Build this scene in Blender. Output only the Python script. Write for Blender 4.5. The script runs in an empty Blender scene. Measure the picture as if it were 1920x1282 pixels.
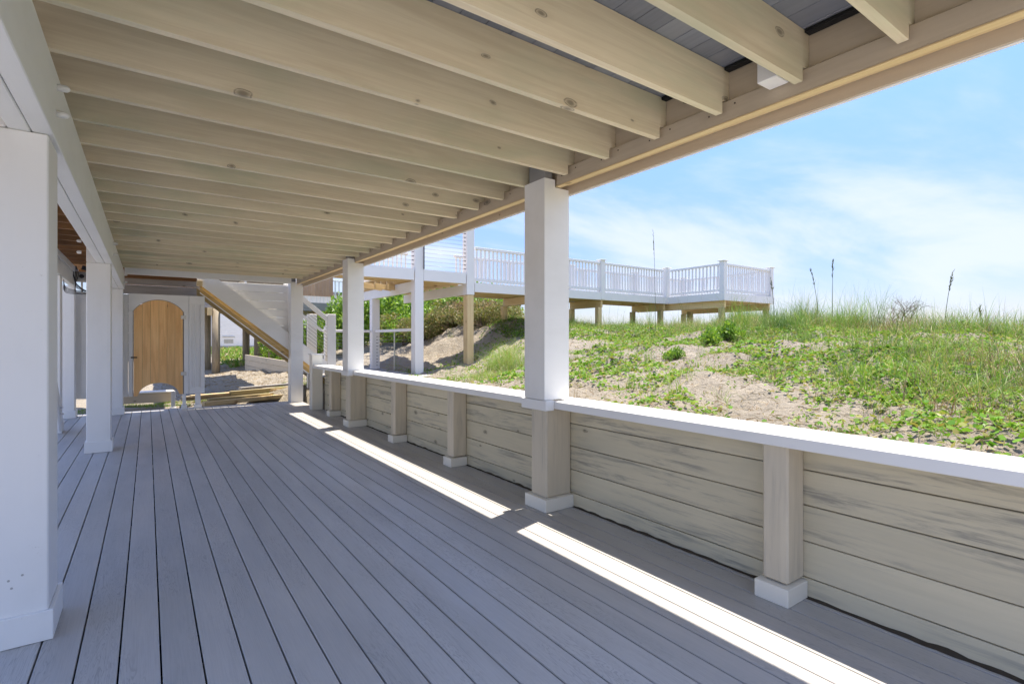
import bpy, math, random
import numpy as np
from mathutils import Vector, Matrix, noise as mnoise

random.seed(7)
rng = np.random.default_rng(7)
S = bpy.context.scene
COL = S.collection
R = math.radians

# ------------------------------------------------------------------ camera
cam_d = bpy.data.cameras.new("camera")
cam_d.sensor_width = 36
cam_d.lens = 971.0 / 1920 * 36
cam_d.shift_y = -3.0 / 1920
cam_d.clip_start = 0.05
cam_d.clip_end = 9000
cam = bpy.data.objects.new("camera", cam_d)
COL.objects.link(cam)
cam.location = (0, 0, 1.35)
cam.rotation_euler = (R(90), 0, -math.atan(683 / 971.0))
S.camera = cam

# ------------------------------------------------------------------ sun, sky, exposure
SUN_DIR = Vector((1.0, 0.286, 1 / 0.27)).normalized()      # towards the sun
SUN_EL = math.asin(SUN_DIR.z)
SUN_AZ = math.atan2(SUN_DIR.x, SUN_DIR.y)
sun_d = bpy.data.lights.new("sun", 'SUN')
sun_d.energy = 2.0
sun_d.angle = R(0.53)
sun_d.color = (1.0, 0.91, 0.78)
sun = bpy.data.objects.new("sun", sun_d)
COL.objects.link(sun)
sun.location = (20, 6, 40)
sun.rotation_euler = SUN_DIR.to_track_quat('Z', 'Y').to_euler()

world = bpy.data.worlds.new("World")
S.world = world
world.use_nodes = True
wn, wl = world.node_tree.nodes, world.node_tree.links
wn.clear()
sky = wn.new("ShaderNodeTexSky")
sky.sky_type = 'NISHITA'
sky.sun_disc = False
sky.sun_elevation = SUN_EL
sky.sun_rotation = SUN_AZ
sky.air_density = 1.0
sky.dust_density = 0.25
sky.ozone_density = 1.6
wtc = wn.new("ShaderNodeTexCoord")
wsep = wn.new("ShaderNodeSeparateXYZ")
wl.new(wtc.outputs['Generated'], wsep.inputs[0])


def wmath(op, a, b=None, c=None, clamp=False):
    n = wn.new("ShaderNodeMath")
    n.operation = op
    n.use_clamp = clamp
    for i, v in enumerate((a, b, c)):
        if v is None:
            continue
        if isinstance(v, (int, float)):
            n.inputs[i].default_value = v
        else:
            wl.new(v, n.inputs[i])
    return n.outputs[0]


zc = wmath('ADD', wmath('MAXIMUM', wsep.outputs['Z'], 0.0), 0.16)
cx_ = wmath('DIVIDE', wsep.outputs['X'], zc)
cy_ = wmath('DIVIDE', wsep.outputs['Y'], zc)
wcmb = wn.new("ShaderNodeCombineXYZ")
wl.new(cx_, wcmb.inputs[0])
wl.new(cy_, wcmb.inputs[1])
wmap = wn.new("ShaderNodeMapping")
wmap.inputs['Rotation'].default_value = (0, 0, R(28))
wmap.inputs['Scale'].default_value = (0.55, 1.05, 1)
wmap.inputs['Location'].default_value = (1.3, 0.4, 0)
wl.new(wcmb.outputs[0], wmap.inputs[0])
wno = wn.new("ShaderNodeTexNoise")
wno.inputs['Scale'].default_value = 0.85
wno.inputs['Detail'].default_value = 7
wno.inputs['Roughness'].default_value = 0.55
wno.inputs['Distortion'].default_value = 0.35
wl.new(wmap.outputs[0], wno.inputs['Vector'])
wr = wn.new("ShaderNodeMapRange")
wr.interpolation_type = 'SMOOTHSTEP'
wr.inputs['From Min'].default_value = 0.42
wr.inputs['From Max'].default_value = 0.62
wr.inputs['To Min'].default_value = 0.10
wr.inputs['To Max'].default_value = 0.9
wl.new(wno.outputs['Fac'], wr.inputs['Value'])
wmix = wn.new("ShaderNodeMixRGB")
wmix.inputs['Color2'].default_value = (1.55, 1.70, 1.98, 1)
wl.new(wr.outputs[0], wmix.inputs['Fac'])
whs = wn.new("ShaderNodeHueSaturation")
whs.inputs['Saturation'].default_value = 1.22
wl.new(sky.outputs[0], whs.inputs['Color'])
wg = wn.new("ShaderNodeMapRange")
wg.interpolation_type = 'SMOOTHSTEP'
for _i, _v in enumerate((-0.05, 0.75, 0.31, 1.0)):
    wg.inputs[_i + 1].default_value = _v
wl.new(wsep.outputs['Z'], wg.inputs[0])
wl.new(wg.outputs[0], whs.inputs['Value'])
wtint = wn.new("ShaderNodeMixRGB")
wtint.blend_type = 'MULTIPLY'
wtint.inputs['Fac'].default_value = 1.0
wtint.inputs['Color2'].default_value = (0.72, 0.65, 0.785, 1)
wl.new(whs.outputs[0], wtint.inputs['Color1'])
wl.new(wtint.outputs[0], wmix.inputs['Color1'])
wbg = wn.new("ShaderNodeBackground")
wbg.inputs['Strength'].default_value = 0.115
wl.new(wmix.outputs[0], wbg.inputs['Color'])
wout = wn.new("ShaderNodeOutputWorld")
wl.new(wbg.outputs[0], wout.inputs['Surface'])

S.view_settings.view_transform = 'Standard'
S.view_settings.look = 'None'
S.view_settings.exposure = 2.35
S.view_settings.gamma = 1
S.view_settings.use_curve_mapping = False
S.render.engine = 'CYCLES'
S.cycles.max_bounces = 16
S.cycles.diffuse_bounces = 14


# ------------------------------------------------------------------ materials
class NT:
    def __init__(self, name):
        self.m = bpy.data.materials.new(name)
        self.m.use_nodes = True
        self.t = self.m.node_tree
        self.t.nodes.clear()

    def n(self, typ, **kw):
        nd = self.t.nodes.new("ShaderNode" + typ)
        for k, v in kw.items():
            setattr(nd, k, v)
        return nd

    def set(self, sock, v):
        if isinstance(v, bpy.types.NodeSocket):
            self.t.links.new(v, sock)
        elif isinstance(v, (tuple, list)) and len(v) == 3 and sock.type == 'RGBA':
            sock.default_value = (*v, 1)
        else:
            sock.default_value = v

    def math(self, op, a, b=None, c=None, clamp=False):
        nd = self.n("Math", operation=op, use_clamp=clamp)
        for i, v in enumerate((a, b, c)):
            if v is not None:
                self.set(nd.inputs[i], v)
        return nd.outputs[0]

    def mix(self, f, a, b, blend='MIX'):
        nd = self.n("MixRGB", blend_type=blend)
        self.set(nd.inputs[0], f)
        self.set(nd.inputs[1], a)
        self.set(nd.inputs[2], b)
        return nd.outputs[0]

    def rng(self, v, a, b, c=0.0, d=1.0, smooth=True):
        nd = self.n("MapRange")
        if smooth:
            nd.interpolation_type = 'SMOOTHSTEP'
        self.set(nd.inputs[0], v)
        for i, x in enumerate((a, b, c, d)):
            nd.inputs[i + 1].default_value = x
        return nd.outputs[0]

    def noise(self, vec, scale=1.0, detail=4, rough=0.5, dist=0.0):
        nd = self.n("TexNoise")
        self.set(nd.inputs['Vector'], vec)
        nd.inputs['Scale'].default_value = scale
        nd.inputs['Detail'].default_value = detail
        nd.inputs['Roughness'].default_value = rough
        nd.inputs['Distortion'].default_value = dist
        return nd.outputs['Fac']

    def mapping(self, vec, scale=(1, 1, 1), loc=(0, 0, 0)):
        nd = self.n("Mapping")
        self.set(nd.inputs['Vector'], vec)
        nd.inputs['Scale'].default_value = scale
        nd.inputs['Location'].default_value = loc
        return nd.outputs[0]

    def objvec(self):
        tc = self.n("TexCoord").outputs['Object']
        oi = self.n("ObjectInfo").outputs['Random']
        off = self.n("CombineXYZ")
        self.set(off.inputs[0], self.math('MULTIPLY', oi, 53.0))
        self.set(off.inputs[1], self.math('MULTIPLY', oi, 17.0))
        self.set(off.inputs[2], self.math('MULTIPLY', oi, 91.0))
        ad = self.n("VectorMath", operation='ADD')
        self.set(ad.inputs[0], tc)
        self.set(ad.inputs[1], off.outputs[0])
        self.rand = oi
        return ad.outputs[0]

    def out(self, col, rough=0.6, bump=None, bstr=0.3, bdist=0.002, metal=0.0, spec=0.5):
        p = self.n("BsdfPrincipled")
        self.set(p.inputs['Base Color'], col)
        self.set(p.inputs['Roughness'], rough)
        self.set(p.inputs['Metallic'], metal)
        p.inputs['Specular IOR Level'].default_value = spec
        if bump is not None:
            b = self.n("Bump")
            b.inputs['Strength'].default_value = bstr
            b.inputs['Distance'].default_value = bdist
            self.set(b.inputs['Height'], bump)
            self.t.links.new(b.outputs[0], p.inputs['Normal'])
        o = self.n("OutputMaterial")
        self.t.links.new(p.outputs[0], o.inputs[0])
        return self.m


def wood(name, base, dark, tint=None, grain=0.25, blotch=0.35, knots=1.0, rough=0.65, streak=0.0, vary=0.12,
         bstr=0.25, knot_col=(0.10, 0.085, 0.06), kscale=(1.7, 3.2), upright=False):
    """stained or bare timber; the board's length is its local X"""
    t = NT(name)
    v = t.objvec()
    if upright:
        sw = t.n("SeparateXYZ")
        t.set(sw.inputs[0], v)
        cw = t.n("CombineXYZ")
        for i_, j_ in ((0, 2), (1, 1), (2, 0)):
            t.set(cw.inputs[i_], sw.outputs[j_])
        v = cw.outputs[0]
    g = t.noise(t.mapping(v, (1.6, 42, 42)), 1.0, 5, 0.6, 0.6)
    g2 = t.noise(t.mapping(v, (0.9, 9, 9)), 1.0, 4, 0.55, 1.4)
    b = t.noise(t.mapping(v, (0.9, 3.2, 3.2)), 1.0, 4, 0.55, 0.4)
    c = t.mix(t.math('MULTIPLY', t.rng(g, 0.35, 0.7), grain), base, dark)
    c = t.mix(t.math('MULTIPLY', t.rng(g2, 0.45, 0.7), grain), c, dark)
    c = t.mix(t.math('MULTIPLY', t.rng(b, 0.42, 0.72), blotch), c, tint if tint else dark)
    if streak:
        s = t.noise(t.mapping(v, (1.7, 24, 24), (4, 2, 7)), 1.0, 6, 0.72, 0.35)
        s2 = t.noise(t.mapping(v, (1.1, 3, 3), (9, 2, 1)), 1.0, 2, 0.5)
        f = t.math('MULTIPLY', t.rng(s, 0.46, 0.66), t.rng(s2, 0.40, 0.60))
        c = t.mix(t.math('MULTIPLY', f, streak), c, (0.23, 0.22, 0.195))
    # per-board tone
    tone = t.math('ADD', t.math('MULTIPLY', t.rand, vary), 1.0 - vary / 2)
    c = t.mix(1.0, c, t.rgb3(tone), 'MULTIPLY') if False else c
    hs = t.n("HueSaturation")
    t.set(hs.inputs['Color'], c)
    t.set(hs.inputs['Value'], tone)
    c = hs.outputs[0]
    if knots:
        sp = t.n("SeparateXYZ")
        t.set(sp.inputs[0], v)
        kc = t.n("CombineXYZ")
        wob = t.math('MULTIPLY', t.noise(v, 9.0, 2), 0.10)
        t.set(kc.inputs[0], t.math('ADD', t.math('MULTIPLY', sp.outputs[0], kscale[0]), wob))
        t.set(kc.inputs[1], t.math('ADD', t.math('MULTIPLY', t.math('ADD', sp.outputs[1], sp.outputs[2]), kscale[1]), wob))
        vo = t.n("TexVoronoi", voronoi_dimensions='2D')
        t.set(vo.inputs['Vector'], kc.outputs[0])
        vo.inputs['Scale'].default_value = 1.0
        d = vo.outputs['Distance']
        sc = t.n("SeparateColor")
        t.set(sc.inputs[0], vo.outputs['Color'])
        gate = t.math('GREATER_THAN', sc.outputs[0], 1.0 - 0.55 * knots)
        size = t.math('ADD', t.math('MULTIPLY', sc.outputs[1], 0.062), 0.022)
        rel = t.math('DIVIDE', d, size)
        body = t.rng(rel, 0.25, 1.15, 0.75, 0.0)
        ring = t.math('MULTIPLY', t.rng(t.math('ABSOLUTE', t.math('SUBTRACT', rel, 0.95)), 0.0, 0.22, 1.0, 0.0), t.rng(g, 0.3, 0.55, 0.2, 1.0))
        k = t.math('MULTIPLY', t.math('MAXIMUM', body, t.math('MULTIPLY', ring, 0.75)), gate)
        halo = t.math('MULTIPLY', t.rng(rel, 1.0, 3.2, 0.30, 0.0), gate)
        c = t.mix(halo, c, dark)
        c = t.mix(k, c, knot_col)
    return t.out(c, rough, t.math('ADD', g, t.math('MULTIPLY', g2, 0.6)), bstr, 0.002)


def paint(name, col, rough=0.45, dirt=0.06, bstr=0.08, grain=True, dcol=(0.45, 0.43, 0.38)):
    t = NT(name)
    v = t.objvec()
    b = t.noise(t.mapping(v, (1.2, 2.5, 2.5)), 1.3, 5, 0.6)
    sp = t.noise(v, 34, 3, 0.7)
    c = t.mix(t.math('MULTIPLY', t.rng(b, 0.4, 0.75), dirt), col, dcol)
    c = t.mix(t.math('MULTIPLY', t.rng(sp, 0.68, 0.80), dirt * 3), c, dcol)
    g = t.noise(t.mapping(v, (1.5, 60, 60) if grain else (12, 12, 12)), 1.0, 4, 0.6, 0.3)
    return t.out(c, rough, g, bstr, 0.003)


def deckmat():
    t = NT("composite_decking")
    v = t.objvec()
    a = t.noise(t.mapping(v, (1.5, 15, 15)), 1.0, 3, 0.5, 2.2)
    # cathedral grain: contour lines of a stretched noise
    fr = t.math('FRACT', t.math('MULTIPLY', a, 13.0))
    line = t.rng(t.math('ABSOLUTE', t.math('SUBTRACT', fr, 0.5)), 0.0, 0.22, 1.0, 0.0)
    gate = t.rng(t.noise(t.mapping(v, (1.0, 5, 5), (3, 3, 3)), 1.0, 3), 0.40, 0.62)
    fine = t.noise(t.mapping(v, (5, 260, 260)), 1.0, 3, 0.6)
    b = t.noise(t.mapping(v, (0.7, 3, 3)), 1.0, 4, 0.55)
    base = t.mix(t.rng(b, 0.35, 0.7), (0.49, 0.475, 0.455), (0.43, 0.418, 0.40))
    c = t.mix(t.math('MULTIPLY', t.math('MULTIPLY', line, gate), 0.45), base, (0.20, 0.185, 0.185))
    c = t.mix(t.math('MULTIPLY', t.rng(fine, 0.4, 0.65), 0.12), c, (0.16, 0.15, 0.15))
    dirt = t.noise(v, 7.0, 6, 0.7)
    c = t.mix(t.math('MULTIPLY', t.rng(dirt, 0.62, 0.80), 0.25), c, (0.36, 0.33, 0.29))
    hs = t.n("HueSaturation")
    t.set(hs.inputs['Color'], c)
    t.set(hs.inputs['Value'], t.math('ADD', t.math('MULTIPLY', t.rand, 0.13), 0.935))
    rough = t.rng(b, 0.3, 0.7, 0.40, 0.52)
    return t.out(hs.outputs[0], rough, t.math('SUBTRACT', fine, t.math('MULTIPLY', t.math('MULTIPLY', line, gate), 0.8)), 0.30, 0.0015, spec=0.7)


def sandmat():
    t = NT("dune_sand")
    tc = t.n("TexCoord").outputs['Object']
    a = t.noise(tc, 0.7, 5, 0.6)
    b = t.noise(tc, 14, 6, 0.7)
    c_ = t.noise(tc, 90, 3, 0.7)
    c = t.mix(t.rng(a, 0.35, 0.7), (0.37, 0.33, 0.268), (0.30, 0.265, 0.212))
    c = t.mix(t.math('MULTIPLY', t.rng(b, 0.50, 0.72), 0.5), c, (0.36, 0.30, 0.235))
    c = t.mix(t.math('MULTIPLY', t.rng(c_, 0.55, 0.75), 0.35), c, (0.30, 0.25, 0.19))
    h = t.math('ADD', t.noise(tc, 5, 7, 0.72, 0.8), t.math('MULTIPLY', b, 0.6))
    return t.out(c, 0.95, h, 1.0, 0.09, spec=0.15)


def leafmat(name, cols, rough=0.5, trans=0.35, spec=0.35):
    t = NT(name)
    g = t.n("NewGeometry").outputs['Random Per Island']
    cr = t.n("ValToRGB")
    e = cr.color_ramp
    e.interpolation = 'LINEAR'
    while len(e.elements) < len(cols):
        e.elements.new(0.5)
    for i, c in enumerate(cols):
        e.elements[i].position = i / (len(cols) - 1)
        e.elements[i].color = (*c, 1)
    t.set(cr.inputs[0], g)
    p = t.n("BsdfPrincipled")
    t.set(p.inputs['Base Color'], cr.outputs[0])
    p.inputs['Roughness'].default_value = rough
    p.inputs['Specular IOR Level'].default_value = spec
    tr = t.n("BsdfTranslucent")
    t.set(tr.inputs[0], t.mix(1.0, cr.outputs[0], (0.95, 1.0, 0.45), 'MULTIPLY'))
    mx = t.n("MixShader")
    mx.inputs[0].default_value = trans
    t.t.links.new(p.outputs[0], mx.inputs[1])
    t.t.links.new(tr.outputs[0], mx.inputs[2])
    o = t.n("OutputMaterial")
    t.t.links.new(mx.outputs[0], o.inputs[0])
    return t.m


def flat(name, col, rough=0.6, metal=0.0, spec=0.5, nz=0.0):
    t = NT(name)
    v = t.objvec()
    b = t.noise(v, 12, 4, 0.6)
    c = t.mix(t.rng(b, 0.3, 0.8), col, tuple(x * (0.8 - nz) for x in col))
    return t.out(c, rough, b, 0.05, 0.001, metal, spec)


M_JOIST = wood("stained_joist", (0.79, 0.69, 0.50), (0.63, 0.52, 0.35), tint=(0.58, 0.56, 0.385), grain=0.50, blotch=0.9, knots=1.0, rough=0.6, vary=0.22, knot_col=(0.15, 0.12, 0.085), kscale=(1.9, 3.6))
M_RIM = wood("stained_rim", (0.56, 0.475, 0.36), (0.45, 0.37, 0.27), grain=0.3, blotch=0.4, knots=0.6, rough=0.65)
M_WALL = wood("weathered_wall_board", (0.63, 0.565, 0.41), (0.48, 0.43, 0.305), tint=(0.50, 0.465, 0.345), grain=0.22, blotch=0.55, knots=0.45, rough=0.7, streak=0.75, vary=0.14)
M_PIL = wood("stained_pilaster", (0.62, 0.55, 0.43), (0.49, 0.43, 0.33), tint=(0.50, 0.455, 0.36), grain=0.28, blotch=0.45, knots=0.35, rough=0.65, streak=0.3)
M_RAW = wood("raw_pine", (0.74, 0.575, 0.32), (0.56, 0.39, 0.18), grain=0.45, blotch=0.25, knots=0.6, rough=0.6, knot_col=(0.22, 0.10, 0.04))
M_RAWGREEN = wood("treated_pine", (0.44, 0.36, 0.18), (0.27, 0.21, 0.10), grain=0.5, blotch=0.5, knots=0.8, rough=0.7, knot_col=(0.12, 0.08, 0.03))
M_GOLD = wood("golden_treated_pine", (0.62, 0.42, 0.15), (0.42, 0.26, 0.08), grain=0.4, blotch=0.4, knots=0.5, rough=0.6)
M_PILING = wood("weathered_piling", (0.36, 0.30, 0.21), (0.20, 0.16, 0.11), grain=0.55, blotch=0.6, knots=0.6, rough=0.8)
M_BROWN = wood("bare_brown_joist", (0.27, 0.135, 0.045), (0.17, 0.075, 0.028), grain=0.4, blotch=0.6, knots=0.5, rough=0.7, vary=0.5)
M_GREYWOOD = wood("grey_weathered_wood", (0.36, 0.345, 0.33), (0.20, 0.19, 0.18), grain=0.5, blotch=0.5, knots=0.5, rough=0.8)
M_DOOR = wood("cedar_door", (0.90, 0.53, 0.215), (0.66, 0.33, 0.105), tint=(0.92, 0.60, 0.27), upright=True, grain=0.5, blotch=0.4, knots=0.15, rough=0.45, vary=0.2, knot_col=(0.3, 0.14, 0.05))
M_CEDAR = wood("cedar_fence", (0.50, 0.32, 0.20), (0.36, 0.21, 0.12), grain=0.45, blotch=0.4, knots=0.5, rough=0.7, vary=0.3)
M_WHITE = paint("white_trim", (0.82, 0.815, 0.80), 0.42, 0.14, 0.22)
M_WHITE2 = paint("white_cap", (0.82, 0.82, 0.81), 0.5, 0.08, 0.15)
M_GIRD = paint("white_girder", (0.78, 0.785, 0.76), 0.55, 0.14, 0.25)
M_VINYL = paint("white_vinyl", (0.79, 0.785, 0.79), 0.4, 0.04, 0.02)
M_PLINTH = paint("cream_plinth", (0.80, 0.77, 0.69), 0.45, 0.12)
M_GREY = paint("grey_post_core", (0.30, 0.30, 0.30), 0.6, 0.2)
M_DECK = deckmat()
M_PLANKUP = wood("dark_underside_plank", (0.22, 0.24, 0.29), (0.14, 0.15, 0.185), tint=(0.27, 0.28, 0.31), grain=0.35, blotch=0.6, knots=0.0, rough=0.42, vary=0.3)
M_BLACK = flat("black_felt", (0.012, 0.012, 0.012), 0.9)
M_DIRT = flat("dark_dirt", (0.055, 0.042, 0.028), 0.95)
M_SAND = sandmat()
M_STEEL = flat("steel_cable", (0.32, 0.31, 0.31), 0.35, 0.9)
M_BRONZE = flat("dark_fitting", (0.03, 0.022, 0.02), 0.5, 0.3)
M_HINGE = flat("steel_hinge", (0.55, 0.54, 0.52), 0.35, 0.8)
M_BLKMETAL = flat("black_metal", (0.015, 0.015, 0.017), 0.45, 0.2)
M_BOXGREY = paint("grey_plastic", (0.42, 0.41, 0.39), 0.5, 0.1)
M_CABLEBLK = flat("black_rubber", (0.01, 0.01, 0.012), 0.5)
M_GRASS = leafmat("dune_grass", [(0.11, 0.23, 0.03), (0.19, 0.34, 0.045), (0.28, 0.42, 0.075), (0.14, 0.27, 0.05), (0.42, 0.38, 0.18), (0.50, 0.42, 0.24)], 0.5, 0.35)
M_GRASSB = leafmat("blue_green_grass", [(0.07, 0.15, 0.045), (0.11, 0.20, 0.06), (0.15, 0.25, 0.075), (0.20, 0.29, 0.10)], 0.5, 0.35)
M_DRY = leafmat("dry_grass", [(0.40, 0.32, 0.20), (0.27, 0.19, 0.11), (0.46, 0.38, 0.25), (0.18, 0.12, 0.07), (0.34, 0.21, 0.10)], 0.7, 0.2)
M_VINE = leafmat("beach_vine_leaf", [(0.09, 0.23, 0.025), (0.17, 0.34, 0.04), (0.25, 0.38, 0.055), (0.10, 0.22, 0.03), (0.30, 0.36, 0.09), (0.32, 0.26, 0.10)], 0.65, 0.35, 0.15)
M_BUSH = leafmat("shrub_leaf", [(0.07, 0.17, 0.02), (0.17, 0.33, 0.035), (0.28, 0.45, 0.06), (0.36, 0.48, 0.09), (0.12, 0.24, 0.03)], 0.45, 0.35, 0.5)
M_BUSHOLIVE = leafmat("olive_shrub_leaf", [(0.11, 0.15, 0.045), (0.20, 0.22, 0.08), (0.30, 0.28, 0.12), (0.34, 0.24, 0.15)], 0.6, 0.3)
M_TWIG = flat("shrub_twig", (0.20, 0.15, 0.11), 0.85)
M_OAT = leafmat("sea_oat_stalk", [(0.10, 0.13, 0.09), (0.16, 0.17, 0.10), (0.24, 0.22, 0.13)], 0.6, 0.15)

# ------------------------------------------------------------------ object helpers
def link(o):
    COL.objects.link(o)
    return o


def tag(o, label=None, cat=None, group=None, kind=None):
    if label:
        o['label'] = label
    if cat:
        o['category'] = cat
    if group:
        o['group'] = group
    if kind:
        o['kind'] = kind
    return o


def root(name, loc, label=None, cat=None, group=None, kind=None):
    o = bpy.data.objects.new(name, None)
    o.empty_display_size = 0.2
    o.location = loc
    link(o)
    return tag(o, label, cat, group, kind)


def put(name, me, mat=None, parent=None, M=None):
    o = bpy.data.objects.new(name, me)
    link(o)
    if mat is not None and not me.materials:
        me.materials.append(mat)
    if M is not None:
        o.matrix_basis = M
    if parent is not None:
        o.parent = parent
        o.matrix_parent_inverse = parent.matrix_basis.inverted()
    return o


_cache = {}


def boxmesh(L, W, H, bev, mat):
    """box with chamfered edges, centred, length on X"""
    key = (round(L, 3), round(W, 4), round(H, 4), round(bev, 4), mat.name)
    if key in _cache:
        return _cache[key]
    l, w, h, b = L / 2, W / 2, H / 2, min(bev, L / 3, W / 3, H / 3)
    V, F = [], []
    idx = {}
    for sx in (-1, 1):
        for sy in (-1, 1):
            for sz in (-1, 1):
                for ax in range(3):
                    p = [sx * (l - b), sy * (w - b), sz * (h - b)]
                    p[ax] = (sx * l, sy * w, sz * h)[ax]
                    idx[(sx, sy, sz, ax)] = len(V)
                    V.append(p)

    def face(ids):
        a, c, d = (Vector(V[i]) for i in ids[:3])
        nrm = (c - a).cross(d - a)
        cen = sum((Vector(V[i]) for i in ids), Vector()) / len(ids)
        F.append(ids if nrm.dot(cen) > 0 else ids[::-1])
    for ax in range(3):
        o1, o2 = [a for a in range(3) if a != ax]
        for s in (-1, 1):
            q = []
            for a, c in ((-1, -1), (1, -1), (1, 1), (-1, 1)):
                sg = [0, 0, 0]
                sg[ax], sg[o1], sg[o2] = s, a, c
                q.append(idx[(*sg, ax)])
            face(q)
        # chamfers along axis ax
        for a in (-1, 1):
            for c in (-1, 1):
                s1 = [0, 0, 0]
                s1[o1], s1[o2] = a, c
                lo, hi = list(s1), list(s1)
                lo[ax], hi[ax] = -1, 1
                face([idx[(*lo, o1)], idx[(*hi, o1)], idx[(*hi, o2)], idx[(*lo, o2)]])
    for sx in (-1, 1):
        for sy in (-1, 1):
            for sz in (-1, 1):
                face([idx[(sx, sy, sz, 0)], idx[(sx, sy, sz, 1)], idx[(sx, sy, sz, 2)]])
    me = bpy.data.meshes.new("board")
    me.from_pydata(V, [], F)
    me.materials.append(mat)
    _cache[key] = me
    return me


def box(name, b, mat, parent=None, bev=0.004):
    x0, x1, y0, y1, z0, z1 = b
    d = (x1 - x0, y1 - y0, z1 - z0)
    c = Vector(((x0 + x1) / 2, (y0 + y1) / 2, (z0 + z1) / 2))
    ax = max(range(3), key=lambda i: d[i])
    if ax == 0:
        me, Rm = boxmesh(d[0], d[1], d[2], bev, mat), Matrix.Identity(4)
    elif ax == 1:
        me, Rm = boxmesh(d[1], d[0], d[2], bev, mat), Matrix.Rotation(R(90), 4, 'Z')
    else:
        me, Rm = boxmesh(d[2], d[1], d[0], bev, mat), Matrix.Rotation(R(-90), 4, 'Y')
    return put(name, me, None, parent, Matrix.Translation(c) @ Rm)


def bar(name, p, q, w, h, mat, parent=None, bev=0.003, roll=0.0):
    """board from p to q; w sideways, h in the upright direction"""
    p, q = Vector(p), Vector(q)
    d = q - p
    L = d.length
    x = d.normalized()
    up = Vector((0, 0, 1)) if abs(x.z) < 0.98 else Vector((0, 1, 0))
    y = up.cross(x).normalized()
    z = x.cross(y)
    Rm = Matrix((x, y, z)).transposed().to_4x4() @ Matrix.Rotation(roll, 4, 'X')
    return put(name, boxmesh(L, w, h, bev, mat), None, parent, Matrix.Translation((p + q) / 2) @ Rm)


_cyl = {}


def cyl(name, p, q, r, mat, parent=None, seg=8, r2=None, dome=False):
    p, q = Vector(p), Vector(q)
    L = (q - p).length
    r2 = r if r2 is None else r2
    key = (round(L, 3), round(r, 4), round(r2, 4), seg, dome, mat.name)
    if key not in _cyl:
        rings = [(0, r), (L, r2)]
        if dome:
            rings = [(0, r), (L - r, r), (L - r * 0.55, r * 0.86), (L - r * 0.2, r * 0.55), (L, r * 0.12)]
        V, F = [], []
        for (x, rr) in rings:
            for k in range(seg):
                a = 2 * math.pi * k / seg
                V.append((x, rr * math.cos(a), rr * math.sin(a)))
        for i in range(len(rings) - 1):
            for k in range(seg):
                k2 = (k + 1) % seg
                F.append((i * seg + k, i * seg + k2, (i + 1) * seg + k2, (i + 1) * seg + k))
        F.append(tuple(range(seg))[::-1])
        F.append(tuple(range((len(rings) - 1) * seg, len(rings) * seg)))
        me = bpy.data.meshes.new("rod")
        me.from_pydata(V, [], F)
        me.materials.append(mat)
        for pl in me.polygons:
            pl.use_smooth = len(pl.vertices) == 4
        _cyl[key] = me
    Rm = (q - p).to_track_quat('X', 'Z').to_matrix().to_4x4()
    return put(name, _cyl[key], None, parent, Matrix.Translation(p) @ Rm)


def prism(name, pts, y0, y1, mat, parent=None, axis='Y'):
    """polygon pts in (x,z) extruded along Y (or (y,z) along X)"""
    n = len(pts)
    V = []
    for yy in (y0, y1):
        for a, c in pts:
            V.append((a, yy, c) if axis == 'Y' else (yy, a, c))
    cen = Vector((sum(v[0] for v in V), sum(v[1] for v in V), sum(v[2] for v in V))) / len(V)
    V = [tuple(Vector(v) - cen) for v in V]
    F = [tuple(range(n)), tuple(range(2 * n - 1, n - 1, -1))]
    for i in range(n):
        j = (i + 1) % n
        F.append((i, i + n, j + n, j))
    me = bpy.data.meshes.new(name)
    me.from_pydata(V, [], F)
    me.update()
    import bmesh
    bm = bmesh.new()
    bm.from_mesh(me)
    bmesh.ops.recalc_face_normals(bm, faces=bm.faces)
    bm.to_mesh(me)
    bm.free()
    me.materials.append(mat)
    return put(name, me, None, parent, Matrix.Translation(cen))


def npmesh(name, V, F, mat, smooth=False, parent=None, M=None):
    """V n x 3, F m x k (all faces the same size)"""
    me = bpy.data.meshes.new(name)
    V = np.asarray(V, dtype=np.float32)
    F = np.asarray(F, dtype=np.int32)
    k = F.shape[1]
    me.vertices.add(len(V))
    me.vertices.foreach_set('co', V.ravel())
    me.loops.add(F.size)
    me.loops.foreach_set('vertex_index', F.ravel())
    me.polygons.add(len(F))
    me.polygons.foreach_set('loop_start', np.arange(0, F.size, k, dtype=np.int32))
    me.polygons.foreach_set('loop_total', np.full(len(F), k, dtype=np.int32))
    if smooth:
        me.polygons.foreach_set('use_smooth', np.ones(len(F), dtype=bool))
    me.update(calc_edges=True)
    me.materials.append(mat)
    return put(name, me, None, parent, M)


def copy_tree(src, dloc, parent=None, **kw):
    c = src.copy()
    link(c)
    if parent is None:
        c.location = Vector(src.location) + Vector(dloc)
    else:
        c.parent = parent
    for ch in list(src.children):
        copy_tree(ch, dloc, c)
    return tag(c, **kw)


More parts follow.
